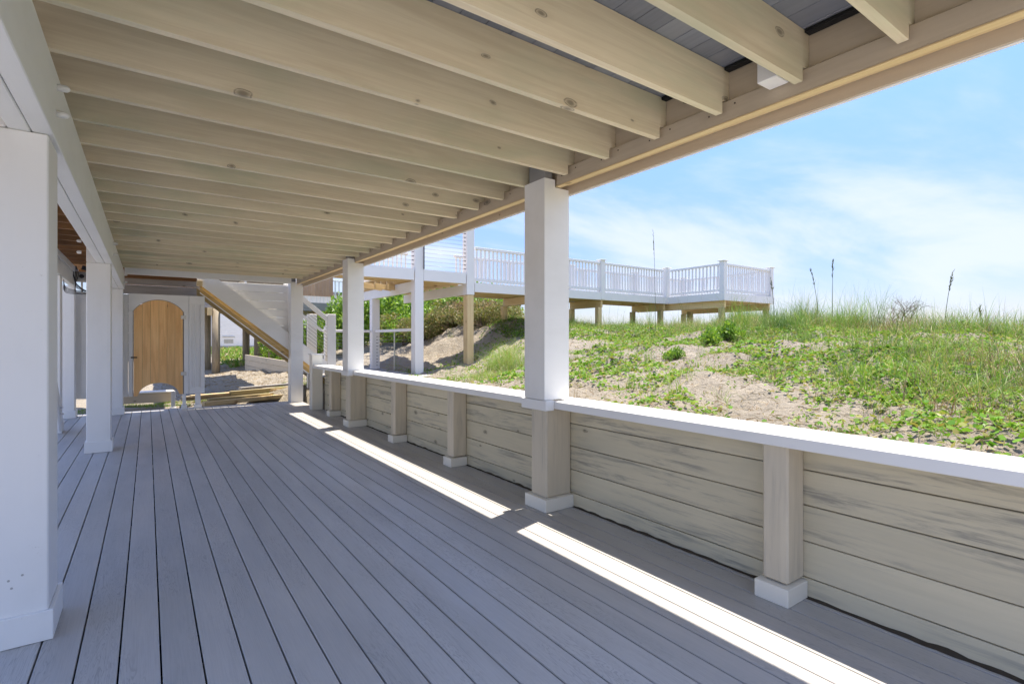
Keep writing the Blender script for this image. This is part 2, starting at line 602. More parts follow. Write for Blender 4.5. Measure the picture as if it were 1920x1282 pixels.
# ------------------------------------------------------------------ terrain
CTRL = [(2.95, -8, .78), (2.95, -3, .79), (2.95, -1, .78), (2.95, 1, .78), (2.95, 3, .79), (2.95, 5, .74), (2.95, 7, .62), (2.95, 8.6, .5), (2.95, 10, .42),
        (3.6, 9, .48), (4.5, 9.5, .55), (4.85, 10.6, .58), (5.4, 9.6, .66), (6.2, 10.6, .78), (5.2, 7.8, .78), (4.2, 6.8, .72),
        (5.6, 13, .75), (4.8, 14, .62), (6.5, 12, .98), (7.4, 11.2, 1.35), (8.2, 11.9, 1.95), (7.6, 13.5, 1.75), (9.5, 13.5, 1.98), (11, 16, 1.9),
        (8.5, 9.4, 1.60), (7.2, 9.0, 1.28), (6.0, 8.4, .95), (6.2, 6.5, 1.02), (7.6, 7.4, 1.36), (9.2, 8.6, 1.60),
        (10.5, 10.5, 1.62), (12.5, 10.5, 1.55), (14, 9.5, 1.48), (16, 9, 1.3), (18, 11, 1.3), (10.5, 7.9, 1.62), (11.0, 6.5, 1.58), (10.2, 5.0, 1.68),
        (4.6, 3.8, .98), (4.2, 2.6, .93), (5.0, 2.2, 1.04), (4.3, 1.2, .92), (4.4, -.6, .93), (5.6, 4.4, 1.14), (6.8, 5.4, 1.28), (7.8, 5.8, 1.42),
        (6.0, 2.6, 1.17), (7.2, 3.6, 1.33), (8.6, 4.2, 1.52), (9.4, 4.4, 1.62),
        (5.6, 1.1, 1.13), (7.0, 1.7, 1.30), (8.2, 2.1, 1.43), (9.2, 2.3, 1.45), (10.5, 2.6, 1.25), (7.5, -.5, 1.22), (6, -3, 1.1), (9, -3, 1.1), (12, -4, .8),
        (12, 5, 1.45), (13, 7, 1.45), (14, 3, .95), (16, 5, .9), (20, 5, .3), (20, 12, .7), (22, -4, -.2), (20, 0, .0), (24, 20, .3), (15, 15, 1.4), (14, 22, 1.6),
        (7, 16, 1.15), (9, 19, 2.0), (12, 20, 2.2), (6, 19, .8), (4, 17, .3), (4.5, 21, .45), (8, 23, 1.2), (6, 26, .6), (2, 15, -.1), (0, 14, -.12), (-2, 14, -.15),
        (2, 20, -.1), (0, 20, -.1), (3.6, 24, .1), (4, 28, .25), (2, 30, .2), (6, 34, .6), (-4, 20, -.1), (-5, 30, .2), (0, 40, .8), (6, 45, .85), (14, 40, .9), (20, 30, .6),
        (-12, 16, -.1), (-12, 30, .1), (-15, 45, .5)]
CTRL = np.array(CTRL, dtype=float)
_cp = CTRL[:, :2]
_A = np.linalg.norm(_cp[:, None] - _cp[None], axis=2)
_P = np.hstack([_cp, np.ones((len(_cp), 1))])
_K = np.block([[_A - 0.02 * np.eye(len(_cp)), _P], [_P.T, np.zeros((3, 3))]])
_w = np.linalg.solve(_K, np.concatenate([CTRL[:, 2], np.zeros(3)]))


def rbf(X, Y):
    X = np.asarray(X, float)
    Y = np.asarray(Y, float)
    out = np.zeros(X.shape)
    for i in range(len(_cp)):
        out += _w[i] * np.hypot(X - _cp[i, 0], Y - _cp[i, 1])
    return out + _w[-3] * X + _w[-2] * Y + _w[-1]


def sstep(a, b, x):
    t = np.clip((x - a) / (b - a), 0, 1)
    return t * t * (3 - 2 * t)


def micro(X, Y):
    f = np.array([mnoise.noise(Vector((x * 1.3, y * 1.3, 3.1))) * 0.13 + mnoise.noise(Vector((x * 4.1, y * 4.1, 8.1))) * 0.065
                  + mnoise.noise(Vector((x * 10.5, y * 10.5, 5.5))) * 0.026 for x, y in zip(np.ravel(X), np.ravel(Y))])
    return f.reshape(np.shape(X))


def height(X, Y, detail=True):
    X = np.asarray(X, float)
    Y = np.asarray(Y, float)
    z = rbf(np.clip(X, -20, 30), np.clip(Y, -10, 50))
    # far fields: land level inland, beach falling to the sea on the +X side
    rfar = np.maximum(np.maximum(X - 17, 0), 0)
    beach = 0.2 - 0.055 * np.clip(X - 22, 0, 75)
    z = z * (1 - sstep(17, 24, X)) + beach * sstep(17, 24, X)
    inland = 0.5
    wy = sstep(38, 60, Y) * (1 - sstep(17, 24, X))
    z = z * (1 - wy) + inland * wy
    wx = 1 - sstep(-25, -14, X)
    z = z * (1 - wx) + 0.3 * wx
    wb = (1 - sstep(-12, -6, Y)) * (1 - sstep(17, 24, X))
    z = z * (1 - wb) + 0.5 * wb
    if detail:
        m = micro(X, Y)
        amp = np.where((X > 2.8) & (X < 30), 1.0, 0.75)
        amp = np.where((X > 2.8) & (Y < 12), amp * (0.3 + 0.7 * sstep(2.9, 3.6, X)), amp)
        z = z + m * amp
    low = (X < 2.865) & (Y < 13.0)
    z = np.where(low, -0.16 + (0.02 * np.sin(X * 3) * np.sin(Y * 2)), z)
    return z


def geo(a, step, end, grow):
    out = [a]
    while abs(out[-1]) < abs(end):
        out.append(out[-1] + step)
        step *= grow
    return out[1:]


xs = sorted(geo(-10, -0.8, 3000, 1.3)) + list(np.arange(-10, 2.8, 0.4)) + [2.855, 2.875] + list(np.arange(2.95, 12, 0.06)) + list(np.arange(12, 17, 0.12)) + list(np.arange(17, 26, 0.4))
xs += geo(xs[-1], 0.5, 5000, 1.25)
ys = sorted(geo(-6, -0.5, 3000, 1.3)) + list(np.arange(-6, -1, 0.2)) + list(np.arange(-1, 11, 0.07)) + list(np.arange(11, 16, 0.10)) + list(np.arange(16, 30, 0.25))
ys += geo(ys[-1], 0.4, 5000, 1.25)
xs, ys = np.array(xs), np.array(ys)
GX, GY = np.meshgrid(xs, ys)
GZ = height(GX, GY)
nx, ny = len(xs), len(ys)
ii = np.arange(nx * ny).reshape(ny, nx)
FQ = np.stack([ii[:-1, :-1], ii[:-1, 1:], ii[1:, 1:], ii[1:, :-1]], -1).reshape(-1, 4)
ground = npmesh("sand_ground", np.stack([GX.ravel(), GY.ravel(), GZ.ravel()], 1), FQ, M_SAND, smooth=True)
tag(ground, kind='structure')

from bisect import bisect_right


def hz(x, y):
    """ground height from the finished grid"""
    i = min(max(bisect_right(XL, x) - 1, 0), nx - 2)
    j = min(max(bisect_right(YL, y) - 1, 0), ny - 2)
    tx = (x - XL[i]) / (XL[i + 1] - XL[i])
    ty = (y - YL[j]) / (YL[j + 1] - YL[j])
    return float((GZ[j, i] * (1 - tx) + GZ[j, i + 1] * tx) * (1 - ty) + (GZ[j + 1, i] * (1 - tx) + GZ[j + 1, i + 1] * tx) * ty)


XL, YL = xs.tolist(), ys.tolist()


def hzv(X, Y):
    i = np.clip(np.searchsorted(xs, X, side='right') - 1, 0, nx - 2)
    j = np.clip(np.searchsorted(ys, Y, side='right') - 1, 0, ny - 2)
    tx = (X - xs[i]) / (xs[i + 1] - xs[i])
    ty = (Y - ys[j]) / (ys[j + 1] - ys[j])
    return (GZ[j, i] * (1 - tx) + GZ[j, i + 1] * tx) * (1 - ty) + (GZ[j + 1, i] * (1 - tx) + GZ[j + 1, i + 1] * tx) * ty


# sea
t = NT("sea_water")
tc = t.n("TexCoord").outputs['Object']
wv = t.noise(t.mapping(tc, (0.12, 0.5, 1)), 1.0, 6, 0.6)
M_SEA = t.out(t.mix(t.rng(wv, 0.4, 0.7), (0.06, 0.17, 0.22), (0.12, 0.26, 0.30)), 0.25, wv, 0.6, 0.5)
sea = npmesh("sea_water", [(60, -6000, -2.6), (8000, -6000, -2.6), (8000, 8000, -2.6), (60, 8000, -2.6)], [(0, 1, 2, 3)], M_SEA)
tag(sea, kind='structure')

# ------------------------------------------------------------------ porch floor
floor = root("floor", (0, 5, 0), kind='structure')
k0 = 0.043
x = k0 - 0.1445 * 23
while x < 2.80:
    x1 = min(x + 0.1395, 2.822)
    box("deck_board", (x + 0.0065, x1 + 0.0045 if x1 < 2.81 else 2.822, -4.6, 12.28, -0.025, 0.0), M_DECK, floor, 0.0025)
    x += 0.1445
for yy in np.arange(-4.4, 12.3, 0.8):
    box("floor_joist", (-3.2, 2.80, yy, yy + 0.04, -0.15, -0.03), M_BLACK, floor, 0.002)
box("edge_board", (-3.2, 2.5, 12.29, 12.33, -0.15, -0.004), M_PILING, floor)
box("edge_board", (-1.2, 1.0, 12.34, 12.62, -0.11, -0.07), M_PILING, floor)
for k in range(60):       # dirt and leaf litter packed along the wall foot
    pass
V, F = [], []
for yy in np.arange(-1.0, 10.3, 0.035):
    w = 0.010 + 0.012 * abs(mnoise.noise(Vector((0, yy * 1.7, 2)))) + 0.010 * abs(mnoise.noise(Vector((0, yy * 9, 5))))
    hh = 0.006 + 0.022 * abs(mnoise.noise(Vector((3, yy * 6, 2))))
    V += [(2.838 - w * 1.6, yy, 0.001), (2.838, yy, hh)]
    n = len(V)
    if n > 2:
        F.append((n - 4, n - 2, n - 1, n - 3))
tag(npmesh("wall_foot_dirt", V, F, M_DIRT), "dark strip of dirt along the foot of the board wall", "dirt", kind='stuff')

# ------------------------------------------------------------------ ceiling of the porch
ZJ, ZT = 2.615, 2.875
ceil = root("ceiling", (1.1, 5, ZT), kind='structure')
JY = [1.254 + 0.4325 * k for k in range(-2, 24)]
for yy in JY:
    # joist notched over the ledger strip at its outer end
    me_key = 'joist'
    if me_key not in _cache:
        pts = [(-0.62, ZJ), (2.62, ZJ), (2.62, 2.690), (2.683, 2.690), (2.683, ZT - 0.003), (-0.62, ZT - 0.003)]
        o = prism("ceiling_joist", pts, 0, 0.040, M_JOIST)
        _cache[me_key] = (o.data, o.matrix_basis.translation.copy())
        bpy.data.objects.remove(o)
    me, c = _cache[me_key]
    dz = 0.003 * math.sin(yy * 7.3)
    put("ceiling_joist", me, None, ceil, Matrix.Translation(c + Vector((0, yy, dz))))
    box("bare_joist", (-1.2, -0.625, yy + 0.002, yy + 0.040, ZJ + 0.004, ZT - 0.004), M_BROWN, ceil, 0.003)
x = -1.23
while x < 2.7:
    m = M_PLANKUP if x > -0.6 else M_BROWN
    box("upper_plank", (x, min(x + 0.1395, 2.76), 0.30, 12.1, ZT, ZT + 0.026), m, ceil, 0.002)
    x += 0.1425
for k, yy in enumerate(JY[:-1]):
    box("joist_felt", (2.63, 2.676, yy + 0.045, yy + 0.428, ZT - 0.022, ZT - 0.003), M_BLACK, ceil, 0.002)
box("rim_board", (2.686, 2.724, 0.33, 12.1, 2.60, 2.872), M_RIM, ceil)
# raw double plies and the inner ledger strip, between the porch columns
CY = [-0.0, 3.16, 8.02, 11.92]
for a, b in ((0.33, 3.15), (3.44, 8.01), (8.29, 11.91)):
    box("ledger_strip", (2.645, 2.683, a, b, 2.572, 2.686), M_RIM, ceil)
    box("raw_beam_ply", (2.686, 2.730, a, b, 2.580, 2.600), M_RAW, ceil)
    box("raw_beam_ply", (2.733, 2.778, a, b, 2.592, 2.860), M_RAW, ceil)
    box("raw_lip", (2.641, 2.689, a, b, 2.562, 2.571), M_RAW, ceil, 0.002)
box("fascia_back", (2.781, 2.795, 0.33, 12.3, 2.524, 2.87), M_RIM, ceil, 0.002)
box("fascia_board", (2.797, 2.815, 0.33, 12.3, 2.518, 2.905), M_WHITE, ceil)
# loose blocking stub between two joists near the camera
box("blocking_stub", (2.52, 2.64, 1.33, 1.43, 2.645, 2.86), M_WHITE, ceil)
# screw heads along the ledger
for yy in JY[3:20]:
    for dy in (-0.06, 0.10):
        cyl("screw_head", (2.6455, yy + dy, 2.655 - 0.02 * (dy > 0)), (2.642, yy + dy, 2.655 - 0.02 * (dy > 0)), 0.0045, M_BRONZE, ceil, 6)

# ------------------------------------------------------------------ left girder with bolts
def bolt(name, p, q, r, parent):
    return cyl(name, p, q, r, M_WHITE, parent, 10, None, True)


gird = root("girder", (-0.43, 4, 2.28), "heavy white painted girder with domed bolt caps carrying the joists beside the three big posts", "beam")
box("beam_ply", (-0.425, -0.35, 0.33, 11.86, 2.285, 2.612), M_GIRD, gird, 0.004)
box("beam_ply", (-0.505, -0.428, 0.33, 11.86, 2.283, 2.612), M_GIRD, gird, 0.004)
for py in (3.26, 8.09, 11.82):
    for zz in (2.545, 2.41):
        bolt("bolt_cap", (-0.352, py - 0.05 + (0.03 if zz > 2.5 else 0), zz), (-0.302, py - 0.05 + (0.03 if zz > 2.5 else 0), zz), 0.016, gird)
        bolt("bolt_cap", (-0.655, py, zz), (-0.70, py, zz), 0.019, gird)


def leftpost(x0, x1, y0, y1, label, top=2.612, notch=True, group="white posts under the girder"):
    r = root("porch_post", ((x0 + x1) / 2, (y0 + y1) / 2, 0), label, "post", group)
    if notch:
        box("shaft", (x0, x1, y0, y1, 0.12, 2.282), M_WHITE, r, 0.006)
        box("shaft_ear", (x0, -0.508, y0, y1, 2.284, top), M_WHITE, r, 0.006)
    else:
        box("shaft", (x0, x1, y0, y1, 0.12, top), M_WHITE, r, 0.006)
    t_ = 0.018
    box("base_trim", (x0 - t_, x1 + t_, y0 - t_, y0 - 0.001, 0.002, 0.135), M_WHITE, r, 0.002)
    box("base_trim", (x0 - t_, x1 + t_, y1 + 0.001, y1 + t_, 0.002, 0.135), M_WHITE, r, 0.002)
    box("base_trim", (x1 + 0.001, x1 + t_, y0 + 0.001, y1 - 0.001, 0.002, 0.135), M_WHITE, r, 0.002)
    box("base_trim", (x0 - t_, x0 - 0.001, y0 + 0.001, y1 - 0.001, 0.002, 0.135), M_WHITE, r, 0.002)
    return r


leftpost(-0.66, -0.368, 3.13, 3.42, "nearest and widest white square post under the bolted girder")
p1 = bpy.data.objects["porch_post"]
for dx, dz in ((0.0, 0.0), (0.035, 0.05), (-0.01, 0.035)):
    cyl("paint_chip", (-0.49 + dx, 3.1315, 0.26 + dz), (-0.49 + dx, 3.1285, 0.26 + dz), 0.005, M_BOXGREY, p1, 7)
leftpost(-0.60, -0.368, 7.97, 8.22, "white square post under the middle of the girder, between the nearest post and the shower")
leftpost(-0.60, -0.368, 11.76, 11.99, "white square post at the far end of the girder touching the shower wall")

g2 = root("inner_girder", (-1.1, 6, 2.3), "second white girder under the bare brown joists, farther in than the bolted one", "beam")
box("beam_ply", (-1.12, -1.04, 0.33, 12.0, 2.30, 2.612), M_GIRD, g2, 0.004)
box("ledge_board", (-1.035, -1.01, 0.33, 12.0, 2.52, 2.612), M_GIRD, g2, 0.004)
pa = leftpost(-1.27, -1.04, 9.94, 10.17, "inner white post with a slanting bolted brace, behind the middle post", 2.298, False, "white posts under the inner girder")
bar("brace", (-1.028, 8.55, 1.55), (-1.028, 9.93, 0.10), 0.03, 0.19, M_WHITE, pa)
for yy, zz in ((9.70, 0.40), (9.76, 0.30)):
    bolt("bolt_cap", (-1.012, yy, zz), (-0.98, yy, zz), 0.016, pa)
bolt("bolt_cap", (-1.012, 9.02, 1.12), (-0.975, 9.02, 1.12), 0.016, pa)
leftpost(-1.27, -1.04, 11.72, 11.97, "inner white post beside the shower wall, farthest under the inner girder", 2.298, False, "white posts under the inner girder")
leftpost(-1.27, -1.04, 5.2, 5.43, "inner white post hidden for the most part behind the nearest big post", 2.298, False, "white posts under the inner girder")

eb = root("electrical_box", (-0.95, 11.6, 2.4), "grey electrical box with black cables hanging from the bare joists", "electrical box")
box("box_body", (-1.02, -0.86, 11.55, 11.68, 2.36, 2.53), M_BOXGREY, eb, 0.01)
cyl("knockout", (-0.93, 11.548, 2.45), (-0.93, 11.538, 2.45), 0.035, M_CABLEBLK, eb, 12)
cyl("conduit", (-0.93, 11.6, 2.16), (-0.93, 11.6, 2.36), 0.014, M_WHITE, eb, 8)


def cable(name, pts, r, mat, parent=None):
    """smooth tube through the points"""
    P = [Vector(p) for p in pts]
    Q = []
    for i in range(len(P) - 1):
        a, b, c, d = P[max(i - 1, 0)], P[i], P[i + 1], P[min(i + 2, len(P) - 1)]
        for k in range(6):
            t_ = k / 6
            Q.append(0.5 * ((2 * b) + (c - a) * t_ + (2 * a - 5 * b + 4 * c - d) * t_ ** 2 + (3 * b - a - 3 * c + d) * t_ ** 3))
    Q.append(P[-1])
    V, F = [], []
    for i, q in enumerate(Q):
        d = (Q[min(i + 1, len(Q) - 1)] - Q[max(i - 1, 0)]).normalized()
        s1 = d.cross(Vector((.31, .22, .92))).normalized()
        s2 = d.cross(s1)
        for k in range(6):
            a = math.pi / 3 * k
            V.append(q + s1 * r * math.cos(a) + s2 * r * math.sin(a))
        if i:
            for k in range(6):
                F.append((6 * (i - 1) + k, 6 * (i - 1) + (k + 1) % 6, 6 * i + (k + 1) % 6, 6 * i + k))
    return npmesh(name, V, F, mat, True, parent)


for k in range(5):
    cable("cable", [(-1.0, 11.52, 2.62), (-1.05 + 0.02 * k, 11.5, 2.55 - 0.02 * k), (-1.0, 11.48, 2.33 - 0.02 * k), (-0.9 + 0.03 * k, 11.5, 2.20 - 0.01 * k), (-1.1, 11.3, 2.22 - 0.02 * k), (-1.03, 10.2, 2.26 - 0.012 * k)], 0.005, M_CABLEBLK, eb)
cyl("cable_coil", (-0.92, 11.50, 2.60), (-0.78, 11.50, 2.56), 0.04, M_CABLEBLK, eb, 10)

# ------------------------------------------------------------------ right-hand columns and board wall
def column(y0, label, low=True, full=False):
    r = root("porch_column", (2.66, y0 + 0.13, 0), label, "column", "white columns along the open side")
    y1 = y0 + 0.26
    za = 0.883 if not full else 0.0
    # wrap with a step cut for the beam
    pts = [(2.533, za), (2.785, za), (2.785, 2.560), (2.640, 2.560), (2.640, 2.620), (2.533, 2.620)]
    prism("wrap", pts, y0, y1, M_WHITE, r)
    box("post_core", (2.555, 2.640, y0 + 0.03, y1 - 0.03, 2.622, 2.870), M_GREY, r)
    if low:
        box("collar", (2.520, 2.606, y0 - 0.03, y1 + 0.03, 0.800, 0.8805), M_WHITE2, r)
        box("timber_post", (2.575, 2.836, y0 + 0.03, y1 - 0.03, 0.10, 0.80), M_PIL, r, 0.012)
        box("plinth", (2.542, 2.834, y0 - 0.005, y1 + 0.01, 0.0005, 0.10), M_PLINTH, r, 0.003)
    return r


column(3.16, "white column rising from the wall cap, nearest and largest, with the sky behind it")
column(8.02, "white column rising from the wall cap in the middle of the open side")
column(11.92, "farthest white column, standing straight on the deck beside the stair", low=False, full=True)

wall = root("retaining_wall", (2.85, 5, 0), "low retaining wall of weathered horizontal boards with posts and a white cap, holding back the dune", "retaining wall")
PY = [-0.45, 1.33, 4.87, 6.46, 9.36]
ends = [-3.0, -0.38, 1.40, 3.29, 4.94, 6.53, 8.15, 9.43, 10.42]
for a, b in zip(ends[:-1], ends[1:]):
    j = random.uniform(-0.006, 0.006)
    zs = [-0.09, 0.108, 0.297, 0.487, 0.672, 0.806]
    for k in range(5):
        dx = random.uniform(0, 0.004)
        box("wall_board", (2.840 - dx, 2.880, a + 0.002, b - 0.002, zs[k] + j + 0.0028, (zs[k + 1] + (j if k < 4 else 0)) - 0.0028), M_WALL, wall, 0.003)
box("backing_board", (2.886, 2.90, -3.0, 10.4, -0.14, 0.80), M_BLACK, wall)
# cap in lengths, butted at the columns
for a, b in ((-3.0, 3.155), (3.425, 8.015), (8.285, 10.40)):
    box("wall_cap", (2.612, 2.925, a, b, 0.812, 0.872), M_WHITE2, wall, 0.004)
for a, b in ((3.16, 3.42), (8.02, 8.28)):
    box("wall_cap", (2.790, 2.925, a, b, 0.812, 0.871), M_WHITE2, wall, 0.004)
for yy in PY:
    p = box("pilaster", (2.668, 2.836, yy + 0.02, yy + 0.155, 0.10, 0.810), M_PIL, wall, 0.010)
    box("plinth", (2.632, 2.834, yy, yy + 0.178, 0.0005, 0.092), M_PLINTH, p, 0.003)
ep = root("end_post", (2.66, 10.5, 0), "short white capped post closing the far end of the wall", "post")
box("shaft", (2.600, 2.800, 10.42, 10.62, 0.0, 1.06), M_PLINTH, ep, 0.005)
box("post_cap", (2.582, 2.818, 10.402, 10.638, 1.062, 1.09), M_WHITE, ep, 0.004)

# ------------------------------------------------------------------ shower enclosure at the far end
sh = root("shower_enclosure", (0.0, 12.3, 0.3), "white outdoor shower enclosure on short legs with an arched wooden door", "outdoor shower")
YF = 12.0
ax0, ax1, zsp, zap = -0.225, 0.575, 1.90, 2.125
axc, hw, rise = (ax0 + ax1) / 2, (ax1 - ax0) / 2, zap - zsp
Rr = (hw * hw + rise * rise) / (2 * rise)


def arch(x, grow=0.0):
    u = x - axc
    return (zap - Rr) + math.sqrt(max((Rr + grow) ** 2 - u * u, 0))


xsa = [ax0 + (ax1 - ax0) * i / 14 for i in range(15)]
# frame: left stile, right stile, arched header
box("side_panel", (-1.75, ax0 - 0.075, YF + 0.02, YF + 0.05, 0.30, 2.21), M_WHITE, sh)
box("door_stile", (ax0 - 0.07, ax0 - 0.006, YF, YF + 0.045, 0.30, 1.898), M_WHITE, sh)
box("door_stile", (ax1 + 0.006, ax1 + 0.085, YF, YF + 0.045, 0.30, 1.898), M_WHITE, sh)
pts = [(ax0 - 0.07, 1.90), (ax0 - 0.006, 1.90)] + [(xx, arch(xx, 0.006)) for xx in xsa] + [(ax1 + 0.006, 1.90), (ax1 + 0.085, 1.90), (ax1 + 0.085, 2.225), (ax0 - 0.07, 2.225)]
prism("arched_header", pts, YF, YF + 0.045, M_WHITE, sh)
# right-hand panel with raised battens
box("side_panel", (ax1 + 0.087, 0.93, YF + 0.012, YF + 0.04, 0.30, 2.225), M_WHITE, sh)
for xa, xb in ((ax1 + 0.09, 0.705), (0.755, 0.775), (0.835, 0.845), (0.86, 0.93)):
    box("panel_batten", (xa, xb, YF - 0.008, YF + 0.010, 0.42, 2.06), M_WHITE, sh, 0.003)
box("panel_rail", (ax1 + 0.09, 0.93, YF - 0.008, YF + 0.010, 0.30, 0.418), M_WHITE, sh, 0.003)
box("panel_rail", (ax1 + 0.09, 0.93, YF - 0.008, YF + 0.010, 2.062, 2.225), M_WHITE, sh, 0.003)
for xa, xb in ((-0.98, -0.90), (-0.86, -0.83), (-0.44, -0.36)):
    box("panel_batten", (xa, xb, YF + 0.0, YF + 0.018, 0.40, 2.09), M_WHITE, sh, 0.003)
box("panel_rail", (-0.98, -0.36, YF, YF + 0.018, 2.092, 2.21), M_WHITE, sh, 0.003)
box("panel_rail", (-0.98, -0.36, YF, YF + 0.018, 0.30, 0.398), M_WHITE, sh, 0.003)
box("return_wall", (0.90, 0.93, YF + 0.045, YF + 0.30, 0.30, 2.22), M_WHITE, sh)
for xx, yy, w in ((0.585, 11.985, 0.028), (0.815, 11.985, 0.045)):
    box("leg", (xx - w, xx + w, yy, yy + 0.06, 0.085, 0.298), M_WHITE, sh)
    box("leg_foot", (xx - w - 0.018, xx + w + 0.018, yy - 0.015, yy + 0.075, 0.0005, 0.083), M_WHITE, sh)
box("leg", (0.40, 0.47, 12.9, 12.96, -0.12, 0.30), M_WHITE, sh)
box("leg_foot", (0.38, 0.49, 12.88, 12.98, -0.13, -0.05), M_WHITE, sh)
# door: six cedar planks cut to the arch above and below
door = root("door", (axc, YF + 0.01, 0.3))
door.parent = sh
door.matrix_parent_inverse = sh.matrix_basis.inverted()


def lower(x):
    u = (x - axc) / hw
    if abs(u) > 0.80:
        return 0.30
    return 0.30 + 0.235 * math.sqrt(max(0, 1 - (abs(u) / 0.80) ** 2.0)) if abs(u) < 0.8 else 0.30


npl = 6
pw = (ax1 - ax0 - 0.02) / npl
for k in range(npl):
    a = ax0 + 0.01 + k * pw + 0.0015
    b = a + pw - 0.003
    seg = [a + (b - a) * i / 5 for i in range(6)]
    pts = [(s, lower(s)) for s in seg] + [(s, arch(s, -0.006)) for s in seg[::-1]]
    prism("plank", pts, YF + 0.008, YF + 0.030 + 0.002 * (k % 2), M_DOOR, door)
segb = [ax0 + 0.012 + (ax1 - ax0 - 0.024) * i / 14 for i in range(15)]
prism("door_backing", [(q, lower(q) + 0.01) for q in segb] + [(q, arch(q, -0.012)) for q in segb[::-1]], YF + 0.036, YF + 0.048, M_BROWN, door)
for xa in (ax0 - 0.03, ax1 - 0.008):
    box("door_stop", (xa, xa + 0.038, YF + 0.050, YF + 0.070, 0.30, 1.95), M_GREY, sh)
for zz in (0.70, 1.80):
    box("hinge", (ax1 - 0.045, ax1 + 0.045, YF - 0.006, YF - 0.001, zz - 0.035, zz + 0.035), M_HINGE, door, 0.002)
cyl("latch", (ax0 - 0.035, YF - 0.02, 1.03), (ax0 + 0.065, YF - 0.02, 1.03), 0.011, M_BRONZE, door, 8)
for k, (z0, z1) in enumerate(((2.235, 2.40), (2.42, 2.56))):
    pass

# things seen under and above the shower
st = root("white_crate_base", (0.2, 14.6, 0), "white painted block on the grass beyond the shower door", "block")
box("block_side", (-0.45, 0.52, 14.5, 14.9, -0.08, 0.13), M_RIM, st)
box("block_top", (-0.47, 0.50, 14.48, 14.92, 0.135, 0.165), M_PLINTH, st)
sc = root("slatted_screen", (0, 13.6, 1.2), "grey-beige slatted screen seen over the top of the shower", "screen")
for k in range(9):
    z0 = 0.9 + k * 0.205
    box("slat", (-1.0, 0.92, 13.6, 13.63, z0, z0 + 0.19), M_GREYWOOD, sc)
for xx in (-1.0, 0.9):
    box("screen_post", (xx, xx + 0.09, 13.635, 13.72, -0.15, 2.72), M_RIM, sc)
lc = root("stair_landing", (0, 13.4, 2.8), "brown underside of the stair landing above the shower", "landing")
x = -1.9
while x < 0.95:
    box("landing_board", (x, x + 0.138, 12.36, 15.2, 2.83, 2.855), M_BROWN, lc, 0.002)
    x += 0.142
for yy in (12.40, 12.8, 13.2, 14.0, 14.5, 15.1):
    box("landing_joist", (-1.9, 0.95, yy, yy + 0.04, 2.66, 2.825), M_BROWN, lc)
wv_ = root("high_walk", (2.1, 18, 2.9), "light grey underside of the high walk that shades the sand beyond the stair", "walkway")
x = 0.98
while x < 3.35:
    box("walk_board", (x, x + 0.138, 15.3, 22.6, 3.0, 3.025), M_GREYWOOD, wv_, 0.002)
    x += 0.142
for xx in (1.0, 2.1, 3.3):
    box("walk_joist", (xx, xx + 0.05, 15.3, 22.6, 2.82, 2.995), M_PLINTH, wv_)
bb = box("brown_beam", (-0.6, 0.85, 12.9, 12.95, 2.60, 2.76), M_BROWN)
tag(bb, "dark brown beam under the stair landing above the shower", "beam")

hd = box("end_header", (-0.348, 2.53, 11.86, 11.91, 2.57, 2.87), M_WHITE)
tag(hd, "long white header board closing the far end of the ceiling", "header board")

# ------------------------------------------------------------------ stair at the far end
stair = root("staircase", (2.2, 12.3, 0), "outdoor stair seen from the side, white stringer with raw yellow timber below", "staircase")
SL = (1.54 - 2.59) / (2.50 - 1.18)          # slope of the stringer


def sz_(x, z0=2.59, x0=1.18):
    return z0 + SL * (x - x0)


xa, xb = 0.80, 3.35
# white skirt: top edge through (1.18,2.59)-(2.50,1.54)
prism("stringer", [(0.80, 2.59), (1.18, 2.59), (xb, sz_(xb)), (xb, sz_(xb) - 0.38), (0.84, 2.48)], 12.10, 12.125, M_WHITE, stair)
off = -0.40


def low(x, dz):
    return 2.475 + (1.15 - 2.475) / (2.51 - 0.83) * (x - 0.83) + dz


prism("raw_stringer", [(0.86, low(0.86, 0.02)), (3.42, low(3.42, 0.02)), (3.42, low(3.42, -0.19)), (0.86, low(0.86, -0.13))], 12.135, 12.17, M_GOLD, stair)
prism("raw_strip", [(0.85, low(0.85, -0.045)), (3.42, low(3.42, -0.085)), (3.42, low(3.42, -0.105)), (0.85, low(0.85, -0.06))], 12.118, 12.133, M_RAW, stair)
prism("white_strip", [(0.86, low(0.86, -0.132)), (3.42, low(3.42, -0.192)), (3.42, low(3.42, -0.225)), (0.86, low(0.86, -0.155))], 12.13, 12.15, M_WHITE, stair)
prism("raw_stringer", [(0.86, low(0.86, 0.02)), (3.42, low(3.42, 0.02)), (3.42, low(3.42, -0.19)), (0.86, low(0.86, -0.13))], 13.00, 13.04, M_RAWGREEN, stair)
n = 13
for k in range(n):
    xx = 0.95 + k * 0.20
    zz = low(xx, 0.16)
    box("tread", (xx, xx + 0.27, 12.18, 12.99, zz, zz + 0.035), M_RAWGREEN, stair)
box("raw_block", (0.80, 0.90, 12.05, 12.16, 2.44, 2.54), M_RAW, stair)
# cable rail beyond the column
bar("handrail", (2.55, 12.14, 2.50), (3.40, 12.14, 1.80), 0.05, 0.10, M_WHITE, stair)
bar("lower_rail", (2.55, 12.14, 2.12), (3.24, 12.14, 1.57), 0.04, 0.06, M_WHITE, stair)
box("newel_post", (3.36, 3.55, 12.10, 12.28, 0.0, 1.95), M_WHITE, stair)
box("newel_post", (3.00, 3.19, 12.35, 12.50, 0.0, 1.95), M_WHITE, stair)
for k in range(10):
    dz = -0.08 * k - 0.10
    cyl("rail_cable", (2.55, 12.15, 2.45 + dz), (3.36, 12.15, 1.80 + dz), 0.004, M_STEEL, stair, 5)

